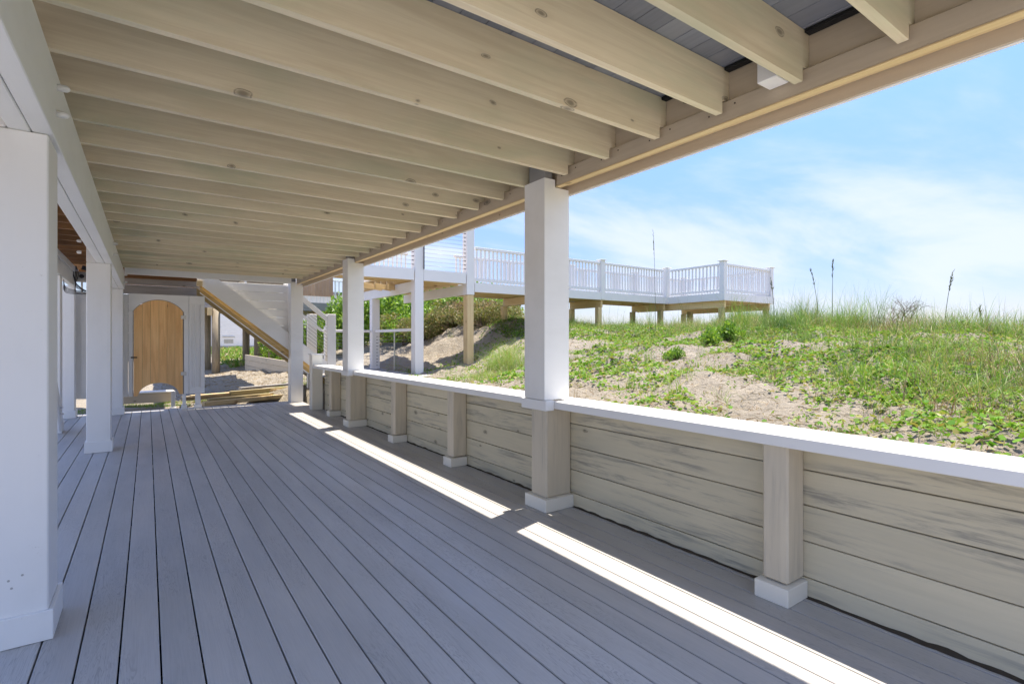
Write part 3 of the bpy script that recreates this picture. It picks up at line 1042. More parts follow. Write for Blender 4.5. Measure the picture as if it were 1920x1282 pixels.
sw = root("slat_wall", (1.9, 12.2, 2.0), "wall of white horizontal boards with narrow gaps above the stair", "board wall")
for k in range(9):
    zt = 2.56 - k * 0.178
    if zt < 1.35:
        break
    xl = 1.18 + (2.59 - zt + 0.10) / -SL - 0.20
    box("slat", (max(0.95, xl - 0.25), 2.60, 12.20, 12.222, zt - 0.171, zt), M_WHITE, sw, 0.002)
for xx in (2.45,):
    box("slat_support", (xx, xx + 0.09, 12.226, 12.26, 1.1 if xx > 2.2 else (1.6 if xx > 1.8 else 2.1), 2.60), M_WHITE, sw)

# ------------------------------------------------------------------ lumber lying beyond the deck
LM = [((0.95, 12.55), (2.95, 13.25), .02, .09, .14, M_RAW, "raw board lying nearest the deck edge at the bottom of the lumber pile", 0.0),
      ((1.05, 12.72), (3.3, 13.45), .06, .10, .14, M_RAWGREEN, "greenish treated board second from the deck in the lumber pile", 0.0),
      ((0.75, 12.95), (2.9, 13.50), .16, .04, .14, M_RAW, "pale yellow board in the middle of the lumber pile", 0.0),
      ((1.5, 13.05), (3.6, 13.75), .17, .09, .09, M_RAWGREEN, "treated post on the upper layer of the lumber pile", 0.0),
      ((0.6, 13.12), (2.7, 13.72), .10, .09, .15, M_PILING, "brown weathered beam at the back of the lumber pile", 0.0),
      ((1.75, 13.45), (3.0, 13.85), .235, .05, .14, M_GREYWOOD, "short dark grey board lying on top of the lumber pile", 0.0),
      ((0.7, 13.40), (1.9, 13.62), .06, .04, .20, M_WHITE, "white board lying at the end of the lumber pile beside the shower", 0.0)]
for (p, q, z, h, w, m, lab, rr) in LM:
    o = bar("lumber_board", (p[0], p[1], z), (q[0], q[1], z + 0.02), w, h, m)
    tag(o, lab, "lumber", "lumber piled beyond the deck edge")

# ------------------------------------------------------------------ raised walkway and boardwalk
wk = root("raised_deck", (5.5, 12, 0.6), "white raised deck with cable railing on tall posts, joined to the house", "raised deck")
for a, b in ((2.83, 4.77), (5.00, 6.08)):
    box("rim_board", (a, b, 10.50, 10.54, 2.67, 2.92), M_VINYL, wk)
for yy in np.arange(10.7, 14.2, 0.40):
    box("joist", (2.83 if yy < 11.5 else 4.70, 6.2, yy, yy + 0.04, 2.67, 2.86), M_RAW, wk)
x = 2.83
while x < 6.2:
    box("deck_board", (x, x + 0.138, 10.55, (12.6 if x < 3.2 else 11.5) if x < 4.6 else 14.2, 2.865, 2.89), M_RAW, wk, 0.002)  # boards nearest the house get an added length that blocks sun on the floor
    x += 0.142
for xx in (4.79, 6.10):
    for yy, y2, m2 in ((10.50, 10.71, None), (13.15, 13.34, None)):
        if yy > 11 and xx > 5:
            continue
        bot = 0.50 if xx < 5 else 2.42
        box("deck_post", (xx, xx + 0.205, yy, y2, bot, 4.2 if yy < 11 else 2.43), M_VINYL, wk, 0.005)
    box("cross_beam", (xx + 0.012, xx + 0.09, 10.72, 14.2, 2.43, 2.664), M_GIRD, wk)
box("timber_post", (6.115, 6.29, 10.51, 10.70, 0.3, 2.415), M_RAW, wk, 0.006)
box("railing_support", (4.985, 5.0, 10.46, 10.49, 2.92, 3.92), M_BLKMETAL, wk, 0.002)
# cable infill, front
for a, b in ((2.85, 4.79), (5.0, 6.10)):
    for k in range(10):
        zz = 3.02 + k * 0.092
        cyl("rail_cable", (a, 10.56, zz), (b, 10.56, zz), 0.0032, M_STEEL, wk, 5)
        cyl("cable_fitting", (b - 0.045, 10.56, zz), (b - 0.002, 10.56, zz), 0.009, M_BRONZE, wk, 6)
    box("top_rail", (a, b, 10.53, 10.60, 3.96, 4.0), M_VINYL, wk)


def balustrade(p, q, z, h, parent, pitch=0.115, w=0.035, mat=M_VINYL):
    p, q = Vector((*p, z)), Vector((*q, z))
    d = (q - p)
    L = d.length
    u = d / L
    ax = u
    lo, hi = Vector((0, 0, 0.09)), Vector((0, 0, h - 0.03))
    bar("bottom_rail", p + lo, q + lo, 0.04, 0.07, mat, parent)
    bar("top_rail", p + hi, q + hi, 0.09, 0.06, mat, parent)
    nb = int(L / pitch)
    for i in range(nb):
        c = p + u * ((i + 0.5) * L / nb)
        box("baluster", (c.x - w / 2, c.x + w / 2, c.y - w / 2, c.y + w / 2, z + 0.127, z + h - 0.062), mat, parent, 0.002)


def vpost(x, y, z0, z1, parent, w=0.15):
    box("rail_post", (x - w / 2, x + w / 2, y - w / 2, y + w / 2, z0, z1), M_VINYL, parent, 0.004)
    box("post_cap", (x - w / 2 - 0.035, x + w / 2 + 0.035, y - w / 2 - 0.035, y + w / 2 + 0.035, z1, z1 + 0.025), M_VINYL, parent, 0.004)


for k in range(3):
    bar("angled_joist", (4.60 + 0.30 * k, 12.0, 2.60), (3.95 + 0.30 * k, 11.5, 2.60), 0.04, 0.12, M_RAW, wk)
# rear balustrade of the raised deck
balustrade((4.75, 14.1), (6.2, 14.1), 2.9, 1.0, wk, 0.13)

bw = root("boardwalk", (11, 11, 1.9), "long white boardwalk over the dune ending in a wider lookout platform", "boardwalk")
ZB, RH = 2.70, 0.86
box("fascia", (6.32, 13.38, 10.50, 10.53, 2.49, ZB + 0.01), M_VINYL, bw)
box("fascia", (13.38, 13.41, 8.60, 10.495, 2.49, ZB + 0.01), M_VINYL, bw)
box("fascia", (13.38, 16.10, 8.56, 8.59, 2.49, ZB + 0.01), M_VINYL, bw)
box("fascia", (16.08, 16.11, 8.60, 11.90, 2.49, ZB + 0.01), M_VINYL, bw)
box("fascia", (6.4, 16.07, 11.90, 11.93, 2.49, ZB + 0.01), M_VINYL, bw)
x = 6.4
while x < 16.05:
    box("deck_board", (x, x + 0.137, 8.60 if x > 13.42 else 10.54, 11.89, ZB - 0.03, ZB - 0.003), M_GREYWOOD, bw, 0.002)
    x += 0.142
for yy in (10.62, 11.0, 11.4, 11.80):
    box("joist", (6.4, 16.05, yy, yy + 0.04, 2.50, ZB - 0.035), M_RAW, bw)
for yy in (8.66, 9.0, 9.4, 9.8, 10.2):
    box("joist", (13.45, 16.05, yy, yy + 0.04, 2.50, ZB - 0.035), M_RAW, bw)
for xx, ya in ((8.05, 10.56), (10.50, 10.56), (13.25, 10.56), (13.52, 8.64), (15.90, 8.64)):
    box("cross_beam", (xx, xx + 0.08, ya, 11.88, 2.29, 2.495), M_RAW, bw)
for xx, yy in ((8.02, 11.72), (10.5, 10.58), (10.5, 11.72), (13.2, 10.58), (13.2, 11.72), (13.5, 8.64), (15.88, 8.64), (15.88, 11.7), (14.6, 10.5)):
    box("timber_post", (xx - 0.07, xx + 0.07, yy, yy + 0.14, hz(xx, yy) - 0.4, 2.288), M_RAW if xx < 12 else M_RAWGREEN, bw, 0.005)
balustrade((6.34, 10.56), (10.45, 10.56), ZB, RH, bw)
balustrade((10.61, 10.56), (13.22, 10.56), ZB, RH, bw)
balustrade((13.46, 10.45), (13.46, 8.74), ZB, RH, bw)
balustrade((13.56, 8.64), (15.90, 8.64), ZB, RH, bw)
balustrade((6.5, 11.84), (15.95, 11.84), ZB, RH, bw)
balustrade((16.02, 11.75), (16.02, 8.74), ZB, RH, bw)
for xx, yy in ((10.53, 10.56), (13.38, 10.56), (13.46, 8.64), (15.98, 8.64), (10.53, 11.84), (13.38, 11.84), (15.98, 11.84)):
    vpost(xx, yy, ZB - 0.19, ZB + RH + 0.05, bw)

# lower landing with its own rail
ld = root("landing", (4.2, 12, 0.55), "grey landing with a white cable railing behind the wall cap", "landing")
yy = 9.95
while yy < 13.5:
    box("deck_board", (2.95, 5.02, yy, yy + 0.137, 0.585, 0.61), M_GREYWOOD, ld, 0.002)
    yy += 0.142
box("landing_rim", (2.95, 5.02, 9.915, 9.945, 0.38, 0.612), M_WHITE, ld)
box("landing_rim", (5.025, 5.05, 9.95, 13.5, 0.38, 0.60), M_WHITE, ld)
box("top_rail", (4.86, 4.93, 10.72, 13.14, 1.555, 1.62), M_WHITE, ld)
for k in range(10):
    zz = 0.70 + k * 0.083
    cyl("rail_cable", (4.90, 10.72, zz), (4.90, 13.14, zz), 0.0028, M_STEEL, ld, 5)
    cyl("cable_fitting", (4.90, 13.06, zz), (4.90, 13.13, zz), 0.008, M_BRONZE, ld, 6)
box("rail_support", (4.88, 4.905, 11.9, 11.925, 0.61, 1.555), M_HINGE, ld, 0.002)
balp = root("far_landing_rail", (3.9, 13.3, 0.6), "white rail with steel cables between two posts at the back of the landing", "railing")
box("rail_post", (3.62, 3.80, 13.2, 13.38, 0.61, 1.70), M_WHITE, balp)
box("top_rail", (3.55, 4.78, 13.22, 13.28, 1.555, 1.62), M_WHITE, balp)
for k in range(10):
    zz = 0.70 + k * 0.083
    cyl("rail_cable", (3.80, 13.25, zz), (4.78, 13.25, zz), 0.0028, M_STEEL, balp, 5)
o = cable("coiled_hose", [(3.9, 10.3, 0.87 - .2), (3.7, 10.5, 0.87 - .2), (3.5, 10.35, .67), (3.6, 10.15, .67), (3.85, 10.2, .67)], 0.014, M_CABLEBLK)
tag(o, "black hose end lying on the landing behind the wall cap", "hose")

# ------------------------------------------------------------------ neighbour's platform, pilings, houses
nb = root("neighbour_platform", (7, 26, 0), "grey weathered platform on round pilings beyond the stair", "platform")
box("rim_board", (0.5, 8.6, 24.0, 24.05, 2.66, 3.04), M_GREYWOOD, nb)
for yy in np.arange(24.4, 30, 0.6):
    box("joist", (0.5, 8.6, yy, yy + 0.05, 2.72, 2.98), M_RAWGREEN, nb)
x = 0.5
while x < 8.6:
    box("deck_board", (x, x + 0.19, 24.06, 30, 2.985, 3.02), M_GREYWOOD, nb, 0.002)
    x += 0.2
box("girder", (0.5, 6.0, 24.3, 24.38, 2.45, 2.655), M_RAWGREEN, nb)
for (px, py, z) in ((2.26, 24.08, -.3), (2.10, 26.0, -.3), (3.85, 27.6, 0), (4.0, 25.3, 0), (4.15, 22.9, 0)):
    cyl("piling", (px, py, z), (px, py, 2.64 if py < 25 else 2.72), 0.155, M_PILING, nb, 14)
box("piling_block", (1.95, 2.12, 23.9, 24.05, 2.35, 2.65), M_RAW, nb)
balustrade((6.95, 24.1), (8.5, 24.1), 3.05, 1.05, nb, 0.16, 0.05)
cf = root("cedar_fence", (6.3, 24.3, 3), "tan cedar privacy fence standing on the neighbour's platform", "fence")
x = 5.4
while x < 6.85:
    box("picket", (x, x + 0.155, 24.30, 24.32, 3.35, 5.0), M_CEDAR, cf)
    x += 0.16
for zz in (3.40, 4.7):
    box("fence_rail", (5.4, 6.86, 24.33, 24.37, zz, zz + 0.09), M_CEDAR, cf)
for k in range(9):
    box("bottom_block", (5.42 + k * 0.16, 5.48 + k * 0.16, 24.25, 24.29, 3.04, 3.34), M_PLINTH, cf)

hs = root("neighbour_house", (4, 46, 0.8), "white sided neighbouring house with a small vent, seen under the platform", "house")
box("house_wall", (-3, 10, 43.0, 43.15, 0.9, 6.5), M_WHITE, hs)
for k in range(18):
    box("siding_board", (-3, 10, 42.975, 42.998, 0.95 + k * 0.16, 0.95 + k * 0.16 + 0.155), M_WHITE, hs, 0.006)
box("vent", (4.55, 5.15, 42.95, 42.972, 1.15, 1.42), M_HINGE, hs)
box("vent_hood", (4.45, 5.25, 42.90, 42.972, 1.60, 1.64), M_HINGE, hs)
box("foundation", (-3, 10, 42.96, 43.1, 0.4, 0.93), M_GREYWOOD, hs)
box("house_body", (-3, 10, 43.2, 50, 0.4, 6.5), M_WHITE, hs)

fw = root("garden_wall", (3.8, 20, 0.4), "low brown retaining wall of three timber boards behind the pilings", "retaining wall")
for k in range(3):
    bar("wall_board", (3.3, 23.8, 0.02 + 0.22 * k + 0.2), (4.05, 17.2, -0.03 + 0.22 * k + 0.1), 0.05, 0.21, M_PIL, fw)
fe = root("metal_fence", (7, 21.5, 0.6), "black metal picket fence in front of the shrubs behind the landing", "fence")
for k in range(36):
    xx = 4.4 + k * 0.13
    yy = 21.6
    cyl("picket", (xx, yy, 0.55), (xx, yy, 1.95), 0.012 if k % 9 else 0.035, M_BLKMETAL, fe, 6)
for zz in (0.72, 1.80, 1.93):
    box("fence_rail", (4.4, 9.0, 21.585, 21.615, zz, zz + 0.03), M_BLKMETAL, fe, 0.002)
h2 = root("white_house", (10, 34, 1), "pale house half hidden behind the shrubs by the black fence", "house")
box("house_wall", (7.5, 16, 33, 33.2, 0.5, 4.2), M_WHITE, h2)
for xx in (8.2, 9.6, 11.0):
    box("window", (xx, xx + 0.8, 32.95, 32.995, 2.0, 3.2), M_BLKMETAL, h2)
box("eave", (7.2, 16.3, 32.6, 33.3, 4.2, 4.35), M_GREYWOOD, h2)


# ------------------------------------------------------------------ vegetation
def blades(P, hgt, lean, width, segs=3, curl=0.6, az=None):
    """P n x 3 roots; each blade is a tapering ribbon of segs quads"""
    n = len(P)
    az = rng.uniform(0, 2 * np.pi, n) if az is None else az
    d = np.stack([np.cos(az), np.sin(az), np.zeros(n)], 1)
    s = np.stack([-np.sin(az), np.cos(az), np.zeros(n)], 1)
    tw = rng.uniform(0, np.pi, n)
    s = s * np.cos(tw)[:, None] + d * np.sin(tw)[:, None] * 0.8
    V = np.zeros((n, (segs + 1) * 2, 3))
    for i in range(segs + 1):
        t_ = i / segs
        up = hgt * t_ * (1 - curl * 0.35 * lean * t_)
        out = hgt * lean * t_ ** 1.8
        drop = hgt * lean * curl * 0.45 * t_ ** 3
        c = P + d * out[:, None] + np.array([0, 0, 1.0]) * (up - drop)[:, None]
        w = (width * (1 - t_ ** 1.5 * 0.93))[:, None]
        V[:, 2 * i] = c - s * w / 2
        V[:, 2 * i + 1] = c + s * w / 2
    base = (np.arange(n) * (segs + 1) * 2)[:, None, None]
    f = np.array([[2 * i, 2 * i + 1, 2 * i + 3, 2 * i + 2] for i in range(segs)])[None]
    return V.reshape(-1, 3), (base + f).reshape(-1, 4)


def discs(P, r, tilt=0.5, sides=6, nrm=None):
    n = len(P)
    if nrm is None:
        nrm = np.stack([rng.normal(0, tilt, n), rng.normal(0, tilt, n), np.ones(n)], 1)
    nrm /= np.linalg.norm(nrm, axis=1)[:, None]
    a = np.cross(nrm, rng.normal(size=(n, 3)))
    a /= np.linalg.norm(a, axis=1)[:, None]
    b = np.cross(nrm, a)
    V = np.zeros((n, sides, 3))
    for i in range(sides):
        an = 2 * np.pi * i / sides
        rr = (r * (1.0 if i else 0.62))[:, None]
        V[:, i] = P + (a * math.cos(an) + b * math.sin(an)) * rr + nrm * (0.12 * rr * math.cos(2 * an))
    base = (np.arange(n) * sides)[:, None]
    return V.reshape(-1, 3), (base + np.arange(sides)[None])


def leaves(P, L, W, nrm_bias=None, spread=1.0):
    """pointed quads (kite leaves)"""
    n = len(P)
    d = rng.normal(size=(n, 3)) * spread
    if nrm_bias is not None:
        d += nrm_bias
    d /= np.linalg.norm(d, axis=1)[:, None]
    s = np.cross(d, rng.normal(size=(n, 3)))
    s /= np.linalg.norm(s, axis=1)[:, None]
    L = L[:, None]
    W = W[:, None]
    V = np.stack([P, P + d * L * 0.45 + s * W, P + d * L, P + d * L * 0.45 - s * W], 1)
    base = (np.arange(n) * 4)[:, None]
    return V.reshape(-1, 3), base + np.arange(4)[None]


def nz(X, Y, f, o):
    return np.array([mnoise.noise(Vector((x * f, y * f, o))) for x, y in zip(X, Y)])


# bare patches and thick patches of the dune face: (x, y, radius, amount)
BARE = []
THICK = []
TH = math.atan(683 / 971.0)


def dist(X, Y):
    return Y * math.cos(TH) + X * math.sin(TH)


# --- dune grass tufts
def scatter(n, x0, x1, y0, y1):
    return rng.uniform(x0, x1, n), rng.uniform(y0, y1, n)


def crest(X, Y):
    """0 at the wall foot, 1 near the crest of the dune"""
    return sstep(1.25, 1.6, rbf(X, Y))


X, Y = scatter(21000, 3.05, 17, -3.5, 13)
c_ = crest(X, Y)
nn = nz(X, Y, 0.8, 1.0)
n2 = nz(X, Y, 2.3, 4.0)
sea_side = sstep(0.62, 0.30, Y / X)                 # the grassier stretch toward the sea
lush = np.clip(0.06 + 1.0 * c_ * (0.62 + nn * 0.9) + 0.75 * sea_side * sstep(-0.35, 0.2, nn) * sstep(3.6, 4.8, X), 0, 1)
keep = rng.uniform(0, 1, len(X)) < lush
keep &= ~((X < 3.7) & (rng.uniform(0, 1, len(X)) < 0.7))
valley = (X < 7.8) & (Y > 7.4)
keep &= ~(valley & (nz(X, Y, 0.9, 77.0) < 0.12))
TX, TY, TL = X[keep], Y[keep], lush[keep]
tc_ = crest(TX, TY)
big = nz(TX, TY, 1.3, 41.0)
PB, HB, LB, WB, BLUE = [], [], [], [], []
for x, y, c, l_, b_ in zip(TX, TY, tc_, TL, big):
    if y > 0.66 * x and x > 7.5 and rng.uniform() < 0.45:
        continue
    k = int(rng.integers(8, 22))
    tall = max(0.0, b_) * (1.2 if y < 0.62 * x else 0.3)
    sz = rng.uniform(0.14, 0.30) + 0.16 * l_ * rng.uniform(0.2, 1.0) + 0.34 * c * tall + (0.20 * rng.uniform() if rng.uniform() < 0.12 else 0)
    sp = rng.uniform(0.02, 0.09)
    px = x + rng.normal(0, sp, k)
    py = y + rng.normal(0, sp, k)
    PB.append(np.stack([px, py, np.zeros(k)], 1))
    HB.append(rng.uniform(0.45, 1.2, k) * sz)
    LB.append(rng.uniform(0.1, 1.35, k) ** 1.2)
    WB.append(np.full(k, rng.uniform(0.0038, 0.0062)))
    BLUE.append(np.full(k, np.clip(rng.normal(0.42 + 0.9 * b_ * (1 if c > 0.5 else 0.4), 0.25), 0, 1)))
# big individual tufts on and near the crest
for q in range(150):
    x, y = rng.uniform(4.6, 14.5), rng.uniform(-2.0, 11.0)
    c = float(crest(np.array([x]), np.array([y]))[0])
    if (c < 0.55 and not (x < 7.5 and y < 0.5 * x and rng.uniform() < 0.5)) or (x < 8 and y > 7.6) or (y > 0.66 * x and rng.uniform() < 0.8):
        continue
    k = int(rng.integers(45, 110))
    sz = rng.uniform(0.5, 0.92) * (0.6 + 0.4 * c)
    PB.append(np.stack([x + rng.normal(0, 0.07, k), y + rng.normal(0, 0.07, k), np.zeros(k)], 1))
    HB.append(rng.uniform(0.5, 1.15, k) * sz)
    LB.append(rng.uniform(0.1, 1.0, k) ** 1.3)
    WB.append(np.full(k, 0.0055))
    BLUE.append(np.full(k, rng.choice([0.3, 0.5, 0.8, 0.9])))
for x, y, sz, k in ((5.15, 7.9, .50, 220), (5.45, 8.1, .6, 200), (5.35, 7.6, .55, 200), (5.7, 8.3, .6, 160), (5.9, 8.7, .6, 160), (5.6, 7.8, .6, 160), (4.3, 6.9, .22, 260), (4.5, 7.1, .22, 260), (4.15, 6.75, .18, 200), (4.7, 7.3, .24, 240), (6.3, 9.3, .5, 120), (6.7, 9.6, .5, 100)):
    PB.append(np.stack([x + rng.normal(0, 0.16, k), y + rng.normal(0, 0.16, k), np.zeros(k)], 1))
    HB.append(rng.uniform(0.5, 1.15, k) * sz)
    LB.append(rng.uniform(0.3, 1.6, k))
    WB.append(np.full(k, 0.005))
    BLUE.append(np.full(k, 0.4))
# thin upright stalks standing above the crest
xq, yq = scatter(900, 5.5, 14.5, -2.5, 9.5)
cq = crest(xq, yq)
mq = (cq > 0.75) & (nz(xq, yq, 0.8, 90.0) > -0.05)
xq, yq = xq[mq], yq[mq]
PB.append(np.stack([xq, yq, np.zeros(len(xq))], 1))
HB.append(rng.uniform(0.45, 0.95, len(xq)))
LB.append(rng.uniform(0.02, 0.3, len(xq)))
WB.append(np.full(len(xq), 0.0055))
BLUE.append(np.full(len(xq), 0.9))
PB, HB, LB, WB, BLUE = map(np.concatenate, (PB, HB, LB, WB, BLUE))
PB[:, 2] = hzv(PB[:, 0], PB[:, 1]) - 0.01
for nm, sel, m, lab in (("dry_grass", BLUE < 0.16, M_DRY, "dry straw coloured grass among the green tufts"),
                        ("dune_grass", (BLUE >= 0.16) & (BLUE < 0.66), M_GRASS, "bright green dune grass growing in tufts over the sand"),
                        ("marram_grass", BLUE >= 0.66, M_GRASSB, "darker blue-green grass tufts along the dune crest")):
    V, F = blades(PB[sel], HB[sel], LB[sel], WB[sel], 4)
    tag(npmesh(nm, V, F, m), lab, "grass", kind='stuff')

# --- creeping vine leaves, in runners and mats
X, Y = scatter(240000, 3.0, 13, -2.5, 12)
nn = nz(X, Y, 0.95, 12.0)
n2 = nz(X, Y, 3.6, 15.0)
n3 = nz(X, Y, 9.0, 19.0)
c_ = crest(X, Y)
dens = np.clip((nn + 0.17) * 2.4 + n2 * 0.9 + n3 * 0.9, 0, 1) * 0.9 + 0.30 * c_ + 0.22 * sstep(0.62, 0.30, Y / X)
dens *= sstep(3.0, 3.8, X) * 0.85 + 0.15
dens *= np.where(((X < 7.6) & (Y > 7.2)), 0.22, 1.0)
keep = rng.uniform(0, 1, len(X)) < dens * np.where(dist(X, Y) > 7, 0.80, 0.85)
X, Y = X[keep], Y[keep]
far = dist(X, Y)
Z = hzv(X, Y) + rng.uniform(0.004, 0.045, len(X))
V, F = discs(np.stack([X, Y, Z], 1), rng.uniform(0.009, 0.021, len(X)) * (1 + 0.03 * far), 0.65)
tag(npmesh("beach_vine", V, F, M_VINE), "creeping beach vine with small round green leaves over the sand", "ground cover", kind='stuff')

# --- low leafy weeds and litter
X, Y = scatter(110000, 3.0, 14, -2.5, 12.5)
nn = nz(X, Y, 1.3, 32.0)
keep = nn + 0.5 * crest(X, Y) + 0.4 * sstep(0.6, 0.3, Y / X) > rng.uniform(0.0, 0.75, len(X))
keep &= ~((X < 7.8) & (Y > 7.2) & (rng.uniform(0, 1, len(X)) < 0.7))
X, Y = X[keep], Y[keep]
P = np.stack([X, Y, hzv(X, Y) + rng.uniform(0.0, 0.09, len(X)) * (0.4 + 0.6 * crest(X, Y))], 1)
V, F = leaves(P, rng.uniform(0.018, 0.050, len(X)), rng.uniform(0.004, 0.009, len(X)), np.array([0, 0, 0.7]))
tag(npmesh("low_weeds", V, F, M_GRASS), "low leafy weeds between the grass tufts", "weeds", kind='stuff')
X, Y = scatter(75000, 2.95, 13, -2.5, 14)
P = np.stack([X, Y, hzv(X, Y) + 0.006], 1)
V, F = leaves(P, rng.uniform(0.02, 0.13, len(X)), rng.uniform(0.0015, 0.004, len(X)), None)
V[:, 2] = np.minimum(V[:, 2], np.repeat(P[:, 2], 4) + 0.03)
X, Y = scatter(9000, 0.2, 5.0, 13.2, 24)
P2 = np.stack([X, Y, hzv(X, Y) + 0.006], 1)
V2, F2 = leaves(P2, rng.uniform(0.03, 0.22, len(X)), rng.uniform(0.003, 0.012, len(X)), None)
V2[:, 2] = np.minimum(V2[:, 2], np.repeat(P2[:, 2], 4) + 0.03)
F = np.concatenate([F, F2 + len(V)])
V = np.concatenate([V, V2])
tag(npmesh("dry_litter", V, F, M_DRY), "dry stalks and litter scattered on the sand", "litter", kind='stuff')

# --- lawn strip beyond the deck
X, Y = scatter(15000, -2.2, 3.8, 12.65, 15.2)
keep = nz(X, Y, 1.5, 50) > -0.15
X, Y = X[keep], Y[keep]
P = np.stack([X, Y, hzv(X, Y) - 0.005], 1)
P[:, 2] = np.where((X < 2.86) & (Y < 13.1), -0.15, P[:, 2])
V, F = blades(P, rng.uniform(0.03, 0.09, len(X)), rng.uniform(0.1, 0.8, len(X)), np.full(len(X), 0.008), 2)
tag(npmesh("lawn_grass", V, F, M_VINE), "short green grass beyond the deck edge under the shower", "grass", kind='stuff')
X, Y = scatter(5000, 3.0, 6.0, 26, 40)
P = np.stack([X, Y, hzv(X, Y)], 1)
V, F = leaves(P, rng.uniform(0.08, 0.3, len(X)), rng.uniform(0.02, 0.06, len(X)), np.array([0, 0, 1.0]))
tag(npmesh("weed_patch", V, F, M_GRASS), "pale weeds growing on the sand in front of the neighbouring house", "weeds", kind='stuff')


# --- sea oats: tall single stalks with seed heads
def sea_oat(x, y, h, lean, az, label, head=0.28):
    z0 = hz(x, y)
    r = root("sea_oat", (x, y, z0), label, "sea oat", "tall sea oat stalks on the dune crest")
    n_ = 10
    pts = []
    for i in range(n_ + 1):
        t_ = i / n_
        pts.append(Vector((x + math.cos(az) * lean * h * t_ ** 2, y + math.sin(az) * lean * h * t_ ** 2, z0 + h * t_)))
    V, F = [], []
    for i, p in enumerate(pts):
        rr = 0.0065 * (1 - 0.55 * i / n_)
        for k in range(4):
            a = math.pi / 2 * k
            V.append((p.x + rr * math.cos(a), p.y + rr * math.sin(a), p.z))
        if i:
            for k in range(4):
                F.append((4 * (i - 1) + k, 4 * (i - 1) + (k + 1) % 4, 4 * i + (k + 1) % 4, 4 * i + k))
    npmesh("stalk", V, F, M_OAT, parent=r)
    m_ = 30
    tt = rng.uniform(1 - head, 1.0, m_)
    P = np.array([[x + math.cos(az) * lean * h * t_ ** 2, y + math.sin(az) * lean * h * t_ ** 2, z0 + h * t_] for t_ in tt])
    V, F = leaves(P, rng.uniform(0.04, 0.10, m_), rng.uniform(0.004, 0.008, m_), np.array([math.cos(az) * 0.4, math.sin(az) * 0.4, 2.4]), 0.5)
    npmesh("seed_head", V, F, M_OAT, parent=r)
    return r


def at(px, d):
    rr = (px - 960) / 971.0 * d
    return rr * math.cos(TH) + d * math.sin(TH), d * math.cos(TH) - rr * math.sin(TH)


# ------------------------------------------------------------------ shrubs
def shrub_meshes(seed, nleaf, mat, rx=1.0, rz=0.8, lsz=0.075):
    g = np.random.default_rng(seed)
    cl = []
    for k in range(26):
        a = g.uniform(0, 2 * np.pi)
        e = math.asin(g.uniform(0.0, 1.0))
        rr = g.uniform(0.45, 0.95)
        cl.append((rr * rx * math.cos(a) * math.cos(e), rr * rx * math.sin(a) * math.cos(e), 0.15 + rr * rz * math.sin(e), g.uniform(0.16, 0.34)))
    cl = np.array(cl)
    w_ = cl[:, 3] ** 2
    idx_ = g.choice(len(cl), nleaf, p=w_ / w_.sum())
    v = g.normal(size=(nleaf, 3))
    v /= np.linalg.norm(v, axis=1)[:, None]
    P = cl[idx_, :3] + v * (cl[idx_, 3] * g.uniform(0.55, 1.08, nleaf))[:, None]
    P[:, 2] = np.maximum(P[:, 2], 0.02)
    V, F = leaves(P, g.uniform(0.6, 1.25, nleaf) * lsz, g.uniform(0.6, 1.2, nleaf) * lsz * 0.33, v * 0.6 + np.array([0, 0, 0.5]))
    crown = (V, F)
    TV, TF = [], []
    for c in cl:
        p0 = np.array([g.uniform(-.1, .1), g.uniform(-.1, .1), -0.1])
        p1 = c[:3] * np.array([1, 1, 1.05])
        m = (p0 + p1) / 2 + g.normal(0, 0.08, 3)
        for a_, b_, ra, rb in ((p0, m, 0.022, 0.013), (m, p1, 0.013, 0.005)):
            dd = (b_ - a_)
            dd = dd / np.linalg.norm(dd)
            s1 = np.cross(dd, [0.3, 0.2, 0.9])
            s1 /= np.linalg.norm(s1)
            s2 = np.cross(dd, s1)
            n0 = len(TV)
            for q, rr in ((a_, ra), (b_, rb)):
                for k in range(3):
                    an = 2.094 * k
                    TV.append(q + (s1 * math.cos(an) + s2 * math.sin(an)) * rr)
            for k in range(3):
                TF.append((n0 + k, n0 + (k + 1) % 3, n0 + 3 + (k + 1) % 3, n0 + 3 + k))
    return crown, (TV, TF)


def make_shrub(name, seed, nleaf, mat, **kw):
    (V, F), (TV, TF) = shrub_meshes(seed, nleaf, mat, **kw)
    c = npmesh("crown", V, F, mat)
    s = npmesh("stems", TV, TF, M_TWIG)
    a, b = c.data, s.data
    bpy.data.objects.remove(c)
    bpy.data.objects.remove(s)
    return a, b


SH = {'g': make_shrub("g", 1, 9000, M_BUSH), 'g2': make_shrub("g2", 2, 9000, M_BUSH, rx=1.1, rz=0.9),
      'o': make_shrub("o", 3, 5200, M_BUSHOLIVE, rz=0.55, lsz=0.07), 'd': make_shrub("d", 4, 2600, M_DRY, rz=0.5, lsz=0.06),
      's': make_shrub("s", 5, 900, M_BUSH, rz=0.5, lsz=0.20)}


def shrub(kind, x, y, sx, sz, rot, label, name="shrub", group="shrubs on the slope behind the raised deck", dz=0.0):
    r = root(name, (x, y, hz(x, y) + dz), label, "shrub", group)
    for nm, me in zip(("crown", "stems"), SH[kind]):
        o = put(nm, me, None, r, Matrix.Translation((x, y, hz(x, y) + dz)) @ Matrix.Rotation(rot, 4, 'Z') @ Matrix.Diagonal((sx, sx, sz, 1)))
    return r


